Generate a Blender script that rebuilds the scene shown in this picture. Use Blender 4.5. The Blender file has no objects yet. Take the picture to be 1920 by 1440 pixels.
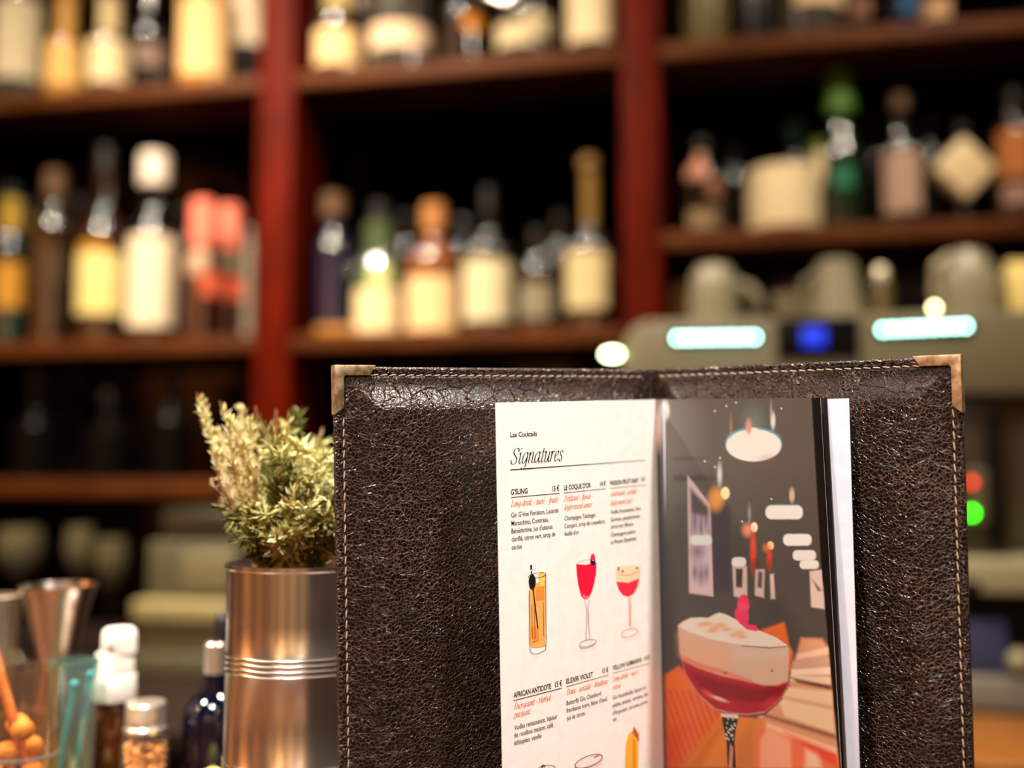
import bpy, bmesh, math, random
import numpy as np
from mathutils import Vector, Matrix
random.seed(7)
C = bpy.context.scene.collection
S = bpy.context.scene
PI = math.pi

# ------------------------------------------------------------------ camera, light, exposure
FPX = 2000.0                       # focal length in pixels of the 1920x1440 frame
CZ = 0.262                         # lens height over the bar counter
PITCH = math.atan(155 / FPX)
camd = bpy.data.cameras.new('camera'); camd.sensor_width = 36; camd.lens = 36 * FPX / 1920
camd.dof.use_dof = True; camd.dof.focus_distance = 0.632; camd.dof.aperture_fstop = 1.98
camd.clip_start = 0.02
cam = bpy.data.objects.new('camera', camd); C.objects.link(cam)
cam.location = (0, 0, CZ); cam.rotation_euler = (PI / 2 + PITCH, 0, 0)
S.camera = cam
S.view_settings.view_transform = 'Standard'; S.view_settings.look = 'None'
S.view_settings.exposure = 0.0; S.view_settings.gamma = 1
S.view_settings.use_curve_mapping = False
S.cycles.use_denoising = True
S.cycles.sample_clamp_indirect = 4
S.cycles.max_bounces = 8; S.cycles.transparent_max_bounces = 16
S.cycles.caustics_reflective = False; S.cycles.caustics_refractive = False
wd = bpy.data.worlds.new('world'); S.world = wd; wd.use_nodes = True
wd.node_tree.nodes['Background'].inputs[0].default_value = (1.0, 0.78, 0.55, 1)
wd.node_tree.nodes['Background'].inputs[1].default_value = 0.012

def lamp(name, loc, aim, watts, col, size, spread=180):
    d = bpy.data.lights.new(name, 'AREA'); d.shape = 'DISK'; d.size = size
    d.energy = watts; d.color = col; d.spread = math.radians(spread)
    o = bpy.data.objects.new(name, d); C.objects.link(o); o.location = loc
    v = Vector(aim) - Vector(loc); o.rotation_euler = v.to_track_quat('-Z', 'Y').to_euler()
    return o
WARM = (1.0, 0.84, 0.65); SOFT = (1.0, 0.93, 0.84); AMBER = (1.0, 0.72, 0.42)
lamp('pendant_light', (-0.25, 0.05, 1.25), (0.0, 0.68, 0.1), 7.5, (1.0, 0.95, 0.88), 0.09, 95)
lamp('pendant_light', (0.66, 0.18, 1.15), (0.1, 0.68, 0.1), 4.5, (1.0, 0.92, 0.82), 0.09, 95)
lamp('pendant_light', (-0.80, 0.62, 1.00), (-0.35, 0.85, 0.1), 6.2, (1.0, 0.86, 0.68), 0.08, 100)
lamp('pendant_light', (0.18, 0.98, 1.30), (0.1, 0.70, 0.2), 13, (1.0, 0.84, 0.70), 0.09, 110)
lamp('ceiling_spot', (-1.15, 1.55, 2.05), (-0.95, 2.5, 0.42), 20, WARM, 0.07, 85)
lamp('ceiling_spot', (-0.55, 1.45, 2.05), (-0.22, 2.42, 0.45), 21, WARM, 0.07, 85)
lamp('ceiling_spot', (0.90, 1.25, 2.05), (0.72, 2.15, 0.45), 8, WARM, 0.07, 80)
lamp('ceiling_spot', (1.25, 1.05, 2.05), (1.0, 2.0, 0.3), 4, WARM, 0.07, 150)
lamp('added_wall_wash', (-2.4, 0.2, 1.7), (-3.1, 0.0, 0.2), 70, AMBER, 0.15)  # added unseen lamps that brighten the walls mirrored in the tin
lamp('added_wall_wash', (-1.2, -2.2, 1.7), (-1.2, -2.95, 0.2), 70, AMBER, 0.15)
lamp('added_wall_wash', (0.7, -2.2, 1.7), (0.7, -2.95, 0.2), 60, SOFT, 0.15)

# ------------------------------------------------------------------ pixel -> place
Fv = Vector((0, math.cos(PITCH), math.sin(PITCH))); Uv = Vector((0, -math.sin(PITCH), math.cos(PITCH))); Rv = Vector((1, 0, 0))
CAM = Vector((0, 0, CZ))
def ray(px, py): return Fv + Rv * ((px - 960) / FPX) + Uv * ((720 - py) / FPX)
def at(px, py, y):
    d = ray(px, py); return CAM + d * (y / d.y)
def project(p):
    q = Vector(p) - CAM; w = q.dot(Fv)
    return 960 + FPX * q.dot(Rv) / w, 720 - FPX * q.dot(Uv) / w
# frame of the standing menu: it leans and rolls slightly
ROLL = 0.019; LEAN = 0.027
Fm = (Fv - Uv * LEAN).normalized(); U0 = (Uv + Fv * LEAN).normalized()
Um = U0 * math.cos(ROLL) - Rv * math.sin(ROLL); Rm = Rv * math.cos(ROLL) + U0 * math.sin(ROLL)
def M(a, b, c): return CAM + Rm * a + Um * b + Fm * c
def abc(px, py, c):
    d = ray(px, py); d = d * (c / d.dot(Fm)); return (d.dot(Rm), d.dot(Um), c)
# frame of the back bar: its right end stands nearer
TH = math.radians(11.8); Y0 = 2.36
EU = Vector((math.cos(TH), -math.sin(TH), 0)); EV = Vector((math.sin(TH), math.cos(TH), 0)); O0 = Vector((0, Y0, 0))
def shelf_pt(px, py, v):            # point of the ray on the plane v behind the shelf fronts
    d = ray(px, py); t = (v + (O0 - CAM).dot(EV)) / d.dot(EV); return CAM + d * t
def uvz(p): q = Vector(p) - O0; return q.dot(EU), q.dot(EV), p[2]
def from_uvz(u, v, z): return O0 + EU * u + EV * v + Vector((0, 0, z))

# ------------------------------------------------------------------ materials
def lin(c):
    return tuple(((x / 255) / 12.92 if x / 255 <= 0.04045 else ((x / 255 + 0.055) / 1.055) ** 2.4) for x in c[:3])
_m = {}
def mat(name, rgb, rough=0.5, metal=0.0, spec=0.5, coat=0.0, emit=None, noise=None, bump=0.0, nscale=60, stretch=None):
    if name in _m: return _m[name]
    m = bpy.data.materials.new(name); m.use_nodes = True; nt = m.node_tree
    b = nt.nodes['Principled BSDF']; c = (*lin(rgb), 1)
    b.inputs['Base Color'].default_value = c; b.inputs['Roughness'].default_value = rough
    b.inputs['Metallic'].default_value = metal; b.inputs['Specular IOR Level'].default_value = spec
    b.inputs['Coat Weight'].default_value = coat; b.inputs['Coat Roughness'].default_value = 0.12
    if emit:
        b.inputs['Emission Color'].default_value = (*lin(emit[0]), 1); b.inputs['Emission Strength'].default_value = emit[1]
    if noise or bump:
        tc = nt.nodes.new('ShaderNodeTexCoord'); mp = nt.nodes.new('ShaderNodeMapping'); nz = nt.nodes.new('ShaderNodeTexNoise')
        nt.links.new(tc.outputs['Object'], mp.inputs['Vector']); nt.links.new(mp.outputs['Vector'], nz.inputs['Vector'])
        if stretch: mp.inputs['Scale'].default_value = stretch
        nz.inputs['Scale'].default_value = nscale; nz.inputs['Detail'].default_value = 4
        if noise:
            mx = nt.nodes.new('ShaderNodeMix'); mx.data_type = 'RGBA'
            mx.inputs[6].default_value = c; mx.inputs[7].default_value = (*lin(noise), 1)
            rp = nt.nodes.new('ShaderNodeMapRange'); rp.inputs[1].default_value = 0.35; rp.inputs[2].default_value = 0.65
            nt.links.new(nz.outputs['Fac'], rp.inputs[0]); nt.links.new(rp.outputs[0], mx.inputs[0])
            nt.links.new(mx.outputs[2], b.inputs['Base Color'])
        if bump:
            bp = nt.nodes.new('ShaderNodeBump'); bp.inputs['Strength'].default_value = bump; bp.inputs['Distance'].default_value = 0.001
            nt.links.new(nz.outputs['Fac'], bp.inputs['Height']); nt.links.new(bp.outputs[0], b.inputs['Normal'])
    _m[name] = m; return m
def glass(name, rgb, rough=0.06, clear=0.9, gloss=1.0):
    """Thin-walled glass: tinted see-through wall with a clear-coat reflection."""
    if name in _m: return _m[name]
    m = bpy.data.materials.new(name); m.use_nodes = True; nt = m.node_tree; nt.nodes.remove(nt.nodes['Principled BSDF'])
    out = nt.nodes['Material Output']; tr = nt.nodes.new('ShaderNodeBsdfTransparent'); tr.inputs[0].default_value = (*lin(rgb), 1)
    df = nt.nodes.new('ShaderNodeBsdfDiffuse'); df.inputs[0].default_value = (*lin(rgb), 1)
    gl = nt.nodes.new('ShaderNodeBsdfGlossy'); gl.inputs['Roughness'].default_value = rough; gl.inputs[0].default_value = (gloss,) * 3 + (1,)
    m1 = nt.nodes.new('ShaderNodeMixShader'); m1.inputs[0].default_value = 1 - clear
    nt.links.new(tr.outputs[0], m1.inputs[1]); nt.links.new(df.outputs[0], m1.inputs[2])
    lw = nt.nodes.new('ShaderNodeLayerWeight'); lw.inputs[0].default_value = 0.5
    pw_ = nt.nodes.new('ShaderNodeMath'); pw_.operation = 'POWER'; pw_.inputs[1].default_value = 4; nt.links.new(lw.outputs['Facing'], pw_.inputs[0])
    fr = nt.nodes.new('ShaderNodeMapRange'); fr.inputs[3].default_value = 0.05; fr.inputs[4].default_value = 0.85; nt.links.new(pw_.outputs[0], fr.inputs[0])
    m2 = nt.nodes.new('ShaderNodeMixShader'); nt.links.new(fr.outputs[0], m2.inputs[0])
    nt.links.new(m1.outputs[0], m2.inputs[1]); nt.links.new(gl.outputs[0], m2.inputs[2])
    nt.links.new(m2.outputs[0], out.inputs[0]); _m[name] = m; return m
def leather():
    m = bpy.data.materials.new('pebbled_leather'); m.use_nodes = True; nt = m.node_tree; N = nt.nodes.new; L = nt.links.new
    b = nt.nodes['Principled BSDF']; tc = N('ShaderNodeTexCoord')
    nz = N('ShaderNodeTexNoise'); nz.inputs['Scale'].default_value = 90; nz.inputs['Detail'].default_value = 3
    L(tc.outputs['Object'], nz.inputs['Vector'])
    sc = N('ShaderNodeVectorMath'); sc.operation = 'MULTIPLY_ADD'; sc.inputs[1].default_value = (0.006,) * 3
    L(nz.outputs['Color'], sc.inputs[0]); L(tc.outputs['Object'], sc.inputs[2])
    vo = N('ShaderNodeTexVoronoi'); vo.feature = 'DISTANCE_TO_EDGE'; vo.inputs['Scale'].default_value = 430
    L(sc.outputs[0], vo.inputs['Vector'])
    vb = N('ShaderNodeTexVoronoi'); vb.feature = 'DISTANCE_TO_EDGE'; vb.inputs['Scale'].default_value = 90
    L(sc.outputs[0], vb.inputs['Vector'])
    rg = N('ShaderNodeMapRange'); rg.interpolation_type = 'SMOOTHSTEP'
    rg.inputs[1].default_value = 0.02; rg.inputs[2].default_value = 0.16; rg.inputs[3].default_value = 1; rg.inputs[4].default_value = 0
    L(vo.outputs['Distance'], rg.inputs[0])
    n2 = N('ShaderNodeTexNoise'); n2.inputs['Scale'].default_value = 28; n2.inputs['Detail'].default_value = 5
    L(tc.outputs['Object'], n2.inputs['Vector'])
    r2 = N('ShaderNodeMapRange'); r2.inputs[1].default_value = 0.3; r2.inputs[2].default_value = 0.7; r2.inputs[3].default_value = 0.35; r2.inputs[4].default_value = 1
    L(n2.outputs['Fac'], r2.inputs[0])
    mu = N('ShaderNodeMath'); mu.operation = 'MULTIPLY'; L(rg.outputs[0], mu.inputs[0]); L(r2.outputs[0], mu.inputs[1])
    mx = N('ShaderNodeMix'); mx.data_type = 'RGBA'; mx.inputs[6].default_value = (0.005, 0.0026, 0.0018, 1); mx.inputs[7].default_value = (0.098, 0.052, 0.034, 1)
    L(mu.outputs[0], mx.inputs[0]); L(mx.outputs[2], b.inputs['Base Color'])
    rb = N('ShaderNodeMapRange'); rb.inputs[1].default_value = 0; rb.inputs[2].default_value = 0.05; rb.inputs[3].default_value = 0.5; rb.inputs[4].default_value = 0
    L(vb.outputs['Distance'], rb.inputs[0])
    ad = N('ShaderNodeMath'); ad.operation = 'ADD'; L(rg.outputs[0], ad.inputs[0]); L(rb.outputs[0], ad.inputs[1])
    bp = N('ShaderNodeBump'); bp.inputs['Strength'].default_value = 0.85; bp.inputs['Distance'].default_value = 0.0009
    L(ad.outputs[0], bp.inputs['Height']); L(bp.outputs[0], b.inputs['Normal'])
    b.inputs['Roughness'].default_value = 0.30; b.inputs['Specular IOR Level'].default_value = 0.32
    return m
def print_mat(rough=0.3):
    m = bpy.data.materials.new('printed_photo_paper'); m.use_nodes = True; nt = m.node_tree; b = nt.nodes['Principled BSDF']
    a = nt.nodes.new('ShaderNodeVertexColor'); a.layer_name = 'ink'
    nt.links.new(a.outputs[0], b.inputs['Base Color']); b.inputs['Roughness'].default_value = rough
    b.inputs['Specular IOR Level'].default_value = 0.3
    return m

# ------------------------------------------------------------------ builders
def tag(o, label, cat, group=None, kind=None):
    if label: o['label'] = label
    if cat: o['category'] = cat
    if group: o['group'] = group
    if kind: o['kind'] = kind
    return o
def thing(name, label, cat, loc, group=None, rotz=0):
    o = bpy.data.objects.new(name, None); C.objects.link(o); o.location = loc; o.rotation_euler = (0, 0, rotz)
    o.empty_display_size = 0.03
    bpy.context.view_layer.update()
    return tag(o, label, cat, group)
def obj(name, bm, m, parent=None, loc=None, smooth=True, label=None, local=False):
    """Links bm (in world coordinates unless local) as one mesh object under parent or with its origin at loc."""
    me = bpy.data.meshes.new(name)
    if isinstance(bm, bpy.types.Mesh): me = bm
    else:
        bm.normal_update(); bm.to_mesh(me); bm.free()
    o = bpy.data.objects.new(name, me); C.objects.link(o)
    if m:
        for k in (m if isinstance(m, (list, tuple)) else [m]): me.materials.append(k)
    if parent:
        root = parent
        while root.parent: root = root.parent
        o.parent = parent
        if not local:
            me.transform(root.matrix_world.inverted())
    elif loc is not None:
        o.location = loc; me.transform(Matrix.Translation(-Vector(loc)))
    if smooth:
        try: me.shade_smooth()
        except Exception: pass
        md = None
        try: me.set_sharp_from_angle(angle=math.radians(38))
        except Exception: pass
    if label: o['label'] = label
    return o
def struct(name, bm, m): o = obj(name, bm, m, smooth=False); o['kind'] = 'structure'; return o
def box(bm, x0, x1, y0, y1, z0, z1, f=None, bev=0.0):
    r = bmesh.ops.create_cube(bm, size=1); vs = r['verts']
    for v in vs: v.co = Vector((x0 + (v.co.x + .5) * (x1 - x0), y0 + (v.co.y + .5) * (y1 - y0), z0 + (v.co.z + .5) * (z1 - z0)))
    if bev:
        es = list({e for v in vs for e in v.link_edges})
        r2 = bmesh.ops.bevel(bm, geom=es, offset=bev, segments=3, profile=0.5, affect='EDGES')
        vs = list({v for v in r2['verts']} | {v for f_ in r2['faces'] for v in f_.verts} | {v for v in vs if v.is_valid})
    if f:
        for v in vs: v.co = f(v.co)
    return vs
def lathe(bm, prof, seg=28, base=Vector((0, 0, 0)), f=None, cap0=True, cap1=True, a0=0.0, a1=2 * PI, sx=1, sy=1):
    full = abs(a1 - a0 - 2 * PI) < 1e-6; n = seg if full else seg + 1
    rings = []
    for r, z in prof:
        ring = []
        for i in range(n):
            a = a0 + (a1 - a0) * i / seg
            p = Vector((r * math.cos(a) * sx, r * math.sin(a) * sy, z))
            ring.append(bm.verts.new(f(p) if f else base + p))
        rings.append(ring)
    for A, B in zip(rings, rings[1:]):
        for i in range(seg):
            j = (i + 1) % n
            bm.faces.new((A[i], A[j], B[j], B[i]))
    if full and cap0 and prof[0][0] > 1e-5: bm.faces.new(list(reversed(rings[0])))
    if full and cap1 and prof[-1][0] > 1e-5: bm.faces.new(rings[-1])
def tube(bm, pts, r, seg=8):
    pts = [Vector(p) for p in pts]; rr = r if isinstance(r, (list, tuple)) else [r] * len(pts); rings = []
    up = Vector((0.31, 0.2, 1)).normalized()
    for i, p in enumerate(pts):
        t = (pts[min(i + 1, len(pts) - 1)] - pts[max(i - 1, 0)]).normalized()
        a = t.cross(up)
        if a.length < 1e-3: a = t.cross(Vector((1, 0, 0)))
        a.normalize(); b = t.cross(a)
        rings.append([bm.verts.new(p + (a * math.cos(2 * PI * k / seg) + b * math.sin(2 * PI * k / seg)) * rr[i]) for k in range(seg)])
    for A, B in zip(rings, rings[1:]):
        for k in range(seg): bm.faces.new((A[k], A[(k + 1) % seg], B[(k + 1) % seg], B[k]))
    bm.faces.new(list(reversed(rings[0]))); bm.faces.new(rings[-1])
def ball(bm, p, r, sub=2, sc=(1, 1, 1)):
    res = bmesh.ops.create_icosphere(bm, subdivisions=sub, radius=r)
    for v in res['verts']: v.co = Vector((v.co.x * sc[0], v.co.y * sc[1], v.co.z * sc[2])) + Vector(p)
    return res['verts']
def smoothstep(a, b, x):
    t = min(1, max(0, (x - a) / (b - a))); return t * t * (3 - 2 * t)

#==SETTING==
# ------------------------------------------------------------------ the room
wallm = mat('room_plaster', (70, 44, 26), 0.8, noise=(58, 36, 22), nscale=6)
flm = mat('dark_floorboards', (40, 26, 17), 0.5, noise=(26, 17, 11), nscale=8, stretch=(1, 8, 1))
bm = bmesh.new(); box(bm, -3.2, 3.2, -3, 3.6, -1.17, -1.12); struct('floor', bm, flm)
bm = bmesh.new(); box(bm, -3.2, 3.2, -3, 3.6, 2.1, 2.15); struct('ceiling', bm, mat('dark_ceiling', (30, 24, 20), 0.9))
bm = bmesh.new(); box(bm, -3.2, 3.2, 3.45, 3.5, -1.12, 2.1); struct('wall_back', bm, wallm)
def striped(name, c1, c2, axis, width):  # invented stripes for unseen walls, giving the tin banded reflections
    m = mat(name, c1, 0.7); nt = m.node_tree; tc = nt.nodes.new('ShaderNodeTexCoord'); sx = nt.nodes.new('ShaderNodeSeparateXYZ'); nt.links.new(tc.outputs['Object'], sx.inputs[0])
    md = nt.nodes.new('ShaderNodeMath'); md.operation = 'PINGPONG'; md.inputs[1].default_value = width; nt.links.new(sx.outputs[axis], md.inputs[0])
    rp = nt.nodes.new('ShaderNodeMapRange'); rp.inputs[1].default_value = width * .45; rp.inputs[2].default_value = width * .55; nt.links.new(md.outputs[0], rp.inputs[0])
    mx = nt.nodes.new('ShaderNodeMix'); mx.data_type = 'RGBA'; mx.inputs[6].default_value = (*lin(c1), 1); mx.inputs[7].default_value = (*lin(c2), 1)
    nt.links.new(rp.outputs[0], mx.inputs[0]); nt.links.new(mx.outputs[2], nt.nodes['Principled BSDF'].inputs['Base Color']); return m
bm = bmesh.new(); box(bm, -3.2, 3.2, -3.0, -2.95, -1.12, 2.1); struct('wall_front', bm, striped('reflection_stripes_front', (214, 170, 124), (52, 30, 20), 0, 0.55))
bm = bmesh.new(); box(bm, -3.2, -3.15, -2.95, 3.45, -1.12, 2.1); struct('wall_left', bm, striped('reflection_stripes_left', (206, 138, 84), (70, 38, 22), 1, 0.8))
bm = bmesh.new(); box(bm, 3.15, 3.2, -2.95, 3.45, -1.12, 2.1); struct('wall_right', bm, wallm)

# bar counter the menu stands on
woodc = mat('bar_counter_wood', (92, 52, 26), 0.35, noise=(60, 32, 15), nscale=14, stretch=(1, 7, 7), coat=0.3)
bc = thing('bar_counter', 'long dark wooden bar counter under the menu and the jars', 'counter', (0, 0.55, -1.12))
bm = bmesh.new(); box(bm, -1.9, 1.9, 0.2, 0.94, -0.04, 0, bev=0.006); obj('counter_top', bm, woodc, bc)
bm = bmesh.new(); box(bm, -1.85, 1.85, 0.3, 0.88, -1.12, -0.04); obj('counter_body', bm, mat('bar_front_wood', (50, 28, 16), 0.5), bc)

# back counter below the shelves
ZB = -0.140
bk = thing('back_counter', 'dark back counter carrying the coffee machine below the shelves', 'counter', from_uvz(0, 0, -1.12), rotz=-TH)
fr = lambda p: from_uvz(p.x, p.y, p.z)
darkw = mat('back_counter_dark_wood', (38, 20, 14), 0.45, noise=(24, 12, 8), nscale=10, stretch=(1, 8, 8))
bm = bmesh.new(); box(bm, -1.9, 1.75, -0.78, 0.26, ZB - 0.04, ZB, fr, bev=0.004); obj('counter_top', bm, darkw, bk)
bm = bmesh.new(); box(bm, -1.88, 1.73, -0.74, 0.25, -1.12, ZB - 0.04, fr); obj('counter_body', bm, darkw, bk)

# shelving unit
mah = mat('red_mahogany', (86, 14, 0), 0.55, noise=(54, 8, 0), nscale=9, stretch=(6, 6, 0.7), spec=0.05)
shw = mat('brown_shelf_wood', (86, 43, 12), 0.55, spec=0.1, noise=(60, 29, 7), nscale=7, stretch=(1, 9, 9))
mirr = mat('dark_tinted_mirror', (34, 30, 26), 0.05, metal=1.0)
su = thing('bar_shelf_unit', 'tall mahogany back bar shelves with red posts and a dark mirror back', 'shelves', from_uvz(0, 0, ZB), rotz=-TH)
def uof(px, py=400): return uvz(shelf_pt(px, py, 0))[0]
def zof(px, py): return shelf_pt(px, py, 0).z
P1 = (uof(484), uof(549)); P2 = (uof(1167), uof(1238)); bw = P2[0] - P1[1]; pw = P1[1] - P1[0]
P0 = (P1[0] - bw * 1.12 - pw, P1[0] - bw * 1.12); P3 = (P2[1] + bw * 1.15, P2[1] + bw * 1.15 + pw)
DEP = 0.24; TB = 0.036
for a, b in (P0, P1, P2, P3):
    bm = bmesh.new(); box(bm, a, b, -0.012, DEP, ZB, 1.55, fr, bev=0.006); obj('upright', bm, mah, su)
ZS1 = zof(640, 143) + TB / 2; ZS2 = zof(430, 645) + TB / 2; ZS3 = zof(200, 915) + TB / 2; ZR = zof(1575, 437) + TB / 2
ZS0 = ZS1 + 0.52
def board(a, b, z):
    bm = bmesh.new(); box(bm, a, b, 0.0, DEP - 0.006, z - TB, z, fr, bev=0.003); obj('shelf_board', bm, shw, su)
for a, b, zs in ((P0[1], P1[0], (ZS0, ZS1, ZS2, ZS3)), (P1[1], P2[0], (ZS0, ZS1, ZS2, ZS3)), (P2[1], P3[0], (ZS0, ZS1, ZR))):
    for z in zs: board(a, b, z)
for a, b in ((P0[1], P1[0]), (P1[1], P2[0]), (P2[1], P3[0])):
    bm = bmesh.new(); box(bm, a, b, DEP - 0.006, DEP, ZB, 1.5, fr); obj('mirror_panel', bm, mirr, su)

#==MENU==
# ------------------------------------------------------------------ the leather menu cover
LE = leather()
brass = mat('worn_brass', (250, 226, 188), 0.42, metal=1.0, noise=(190, 150, 104), nscale=200)
A_sp = abc(1222, 692, 0.722); A_l = abc(627, 687, 0.612); A_r = abc(1801, 667, 0.604)
def ground_b(a, c):                 # b where the menu's plane meets the counter
    p = M(a, 0, c); return -p.z / Um.z
menu = thing('leather_menu_cover', 'open dark brown leather menu cover with brass corners standing upright on the bar', 'menu', M(A_sp[0], ground_b(A_sp[0], A_sp[2]), A_sp[2]))
TK = 0.0035
def panel(outer, inner, sgn, nu=90, nv=110):
    """Padded leather board from outer edge to the spine; returns placing function P(s, t, h)."""
    ao, bo, co = outer; ai, bi, ci = inner
    Ls = math.hypot(ai - ao, ci - co); ua, uc = (ai - ao) / Ls, (ci - co) / Ls
    na, nc = (uc, -ua) if sgn > 0 else (-uc, ua)         # normal towards the reader (c decreasing)
    if nc > 0: na, nc = -na, -nc
    def P(s, t, h=0.0):
        k = s / Ls; a = ao + (ai - ao) * k; c = co + (ci - co) * k; top = bo + (bi - bo) * k
        g = ground_b(a, c); b = top - t * (top - g) / 0.30
        return M(a + na * h, b, c + nc * h)
    return P, Ls
def pad(d):
    return 0.0012 * smoothstep(0, 0.0012, d) - 0.0007 * math.exp(-((d - 0.0045) / 0.0010) ** 2) + 0.0072 * smoothstep(0.005, 0.027, d)
def slab(P, Ls, H=0.30, nu=100, nv=120, seam=True):
    def ease(i, n):                 # more rows near the edges
        x = i / n; return x + 0.13 * math.sin(2 * PI * x) * -1
    bm = bmesh.new(); F = []; B = []
    for j in range(nv + 1):
        t = H * max(0, min(1, ease(j, nv))); rf = []; rb = []
        for i in range(nu + 1):
            s = Ls * max(0, min(1, ease(i, nu)))
            h = pad(min(s, t, H - t, (Ls - s) + 0.004))
            rf.append(bm.verts.new(P(s, t, h))); rb.append(bm.verts.new(P(s, t, -TK)))
        F.append(rf); B.append(rb)
    for j in range(nv):
        for i in range(nu):
            bm.faces.new((F[j][i], F[j][i + 1], F[j + 1][i + 1], F[j + 1][i])); bm.faces.new((B[j][i + 1], B[j][i], B[j + 1][i], B[j + 1][i + 1]))
    for i in range(nu):
        bm.faces.new((F[0][i + 1], F[0][i], B[0][i], B[0][i + 1])); bm.faces.new((F[nv][i], F[nv][i + 1], B[nv][i + 1], B[nv][i]))
    for j in range(nv):
        bm.faces.new((F[j][0], F[j + 1][0], B[j + 1][0], B[j][0])); bm.faces.new((F[j + 1][nu], F[j][nu], B[j][nu], B[j + 1][nu]))
    bmesh.ops.recalc_face_normals(bm, faces=bm.faces); return bm
spL = abc(1209, 692, 0.718); spR = abc(1236, 691, 0.718)
PL, LL = panel(A_l, (spL[0], A_sp[1] - 0.0003, 0.7165), 1)
PR, LR = panel(A_r, (spR[0], A_sp[1] - 0.0001, 0.7165), -1)
pl = obj('front_board', slab(PL, LL), LE, menu); pr = obj('back_board', slab(PR, LR), LE, menu)
bm = bmesh.new()                     # spine: a soft hinge between the boards
n = 14; rows = []
for j in range(61):
    r1 = []; r2 = []
    for i in range(n + 1):
        k = i / n; a = spL[0] - 0.002 + (spR[0] - spL[0] + 0.004) * k; bul = math.sin(PI * k)
        c = 0.7165 + 0.004 * bul - 0.0012 * math.sin(3 * PI * k) ** 2; g = ground_b(a, c); b = A_sp[1] - 0.0006 + (g - A_sp[1]) * j / 60 * 0.998
        r1.append(bm.verts.new(M(a, b, c))); r2.append(bm.verts.new(M(a, b, c + 0.0035)))
    rows.append((r1, r2))
for (a1, a2), (b1, b2) in zip(rows, rows[1:]):
    for i in range(n):
        bm.faces.new((a1[i], a1[i + 1], b1[i + 1], b1[i])); bm.faces.new((a2[i + 1], a2[i], b2[i], b2[i + 1]))
for i in range(n): bm.faces.new((rows[0][0][i + 1], rows[0][0][i], rows[0][1][i], rows[0][1][i + 1]))
bmesh.ops.recalc_face_normals(bm, faces=bm.faces)
obj('spine', bm, LE, menu)
thread = mat('pale_thread', (176, 152, 130), 0.6)
def stitches(P, Ls, parent):
    d = 0.0046; pitch = 0.0057; ln = 0.0042
    bm = bmesh.new()
    def dash(p, q):
        m1 = p.lerp(q, .5); tube(bm, [p, p.lerp(q, .18), m1, p.lerp(q, .82), q], [0.0002, 0.0004, 0.00044, 0.0004, 0.0002], 6)
    s = 0.022
    while s < Ls - 0.004:
        dash(P(s, d + 0.0003, 0.0010), P(s + ln, d - 0.0003, 0.0011)); s += pitch
    obj('top_stitching', bm, thread, parent); bm = bmesh.new()
    t = 0.028
    while t < 0.29:
        dash(P(d + 0.0003, t, 0.0010), P(d - 0.0003, t + ln, 0.0011)); t += pitch
    obj('side_stitching', bm, thread, parent)
stitches(PL, LL, pl); stitches(PR, LR, pr)
def corner(P, parent, lx, lz):
    """Folded brass corner cap: two mitred arms in front, the same behind, joined over the edge."""
    w = 0.0048; e = 0.0007
    out = [(-e, -e), (lx, -e), (lx - 0.004, w), (w + 0.001, w), (w, w + 0.001), (w, lz - 0.004), (-e, lz)]
    bm = bmesh.new(); f = [bm.verts.new(P(s, t, 0.0026)) for s, t in out]; b = [bm.verts.new(P(s, t, -TK - 0.0008)) for s, t in out]
    bm.faces.new(f[:4] + [f[4]] + f[5:]); bm.faces.new(list(reversed(b)))
    for i in range(len(out)):
        j = (i + 1) % len(out); bm.faces.new((f[j], f[i], b[i], b[j]))
    bmesh.ops.recalc_face_normals(bm, faces=bm.faces)
    bmesh.ops.bevel(bm, geom=list(bm.edges), offset=0.0006, segments=2, profile=0.6, affect='EDGES')
    obj('corner_cap', bm, brass, parent, label='brass corner cap')
corner(PL, pl, 0.0245, 0.026); corner(PR, pr, 0.026, 0.030)

# ------------------------------------------------------------------ the booklet in the cover
paper = mat('white_menu_paper', (244, 240, 236), 0.55, noise=(238, 233, 229), nscale=160, spec=0.2)
paper2 = mat('cool_white_paper', (206, 209, 222), 0.5, noise=(197, 201, 217), nscale=120, spec=0.25)
BOT = -0.215
Lp = abc(929, 755, 0.614); Gp = abc(1229, 749, 0.712)
book = thing('cocktail_menu_booklet', 'white printed cocktail booklet open inside the leather cover at its signature drinks', 'booklet', M(Gp[0], BOT, Gp[2]))
def bez(p, q, r, k): return ((1 - k) ** 2 * p[0] + 2 * k * (1 - k) * q[0] + k * k * r[0], (1 - k) ** 2 * p[1] + 2 * k * (1 - k) * q[1] + k * k * r[1])
def left_page(u, v, h=0.0):          # u 0 outer edge .. 1 gutter, v metres below the top
    p, r = (Lp[0], Lp[2]), (Gp[0], Gp[2]); q = (Lp[0] + 0.062, Lp[2] + 0.049)
    a, c = bez(p, q, r, u); e = 1e-3; a2, c2 = bez(p, q, r, u + e); ta, tc = a2 - a, c2 - c; l = math.hypot(ta, tc)
    top = Lp[1] + (Gp[1] - Lp[1]) * u
    return M(a + tc / l * h, top - v, c - ta / l * h)
TRt = abc(1538, 746, 0.632); TRb = abc(1577, 1440, 0.606); Hp = TRt[1] - TRb[1]
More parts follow.
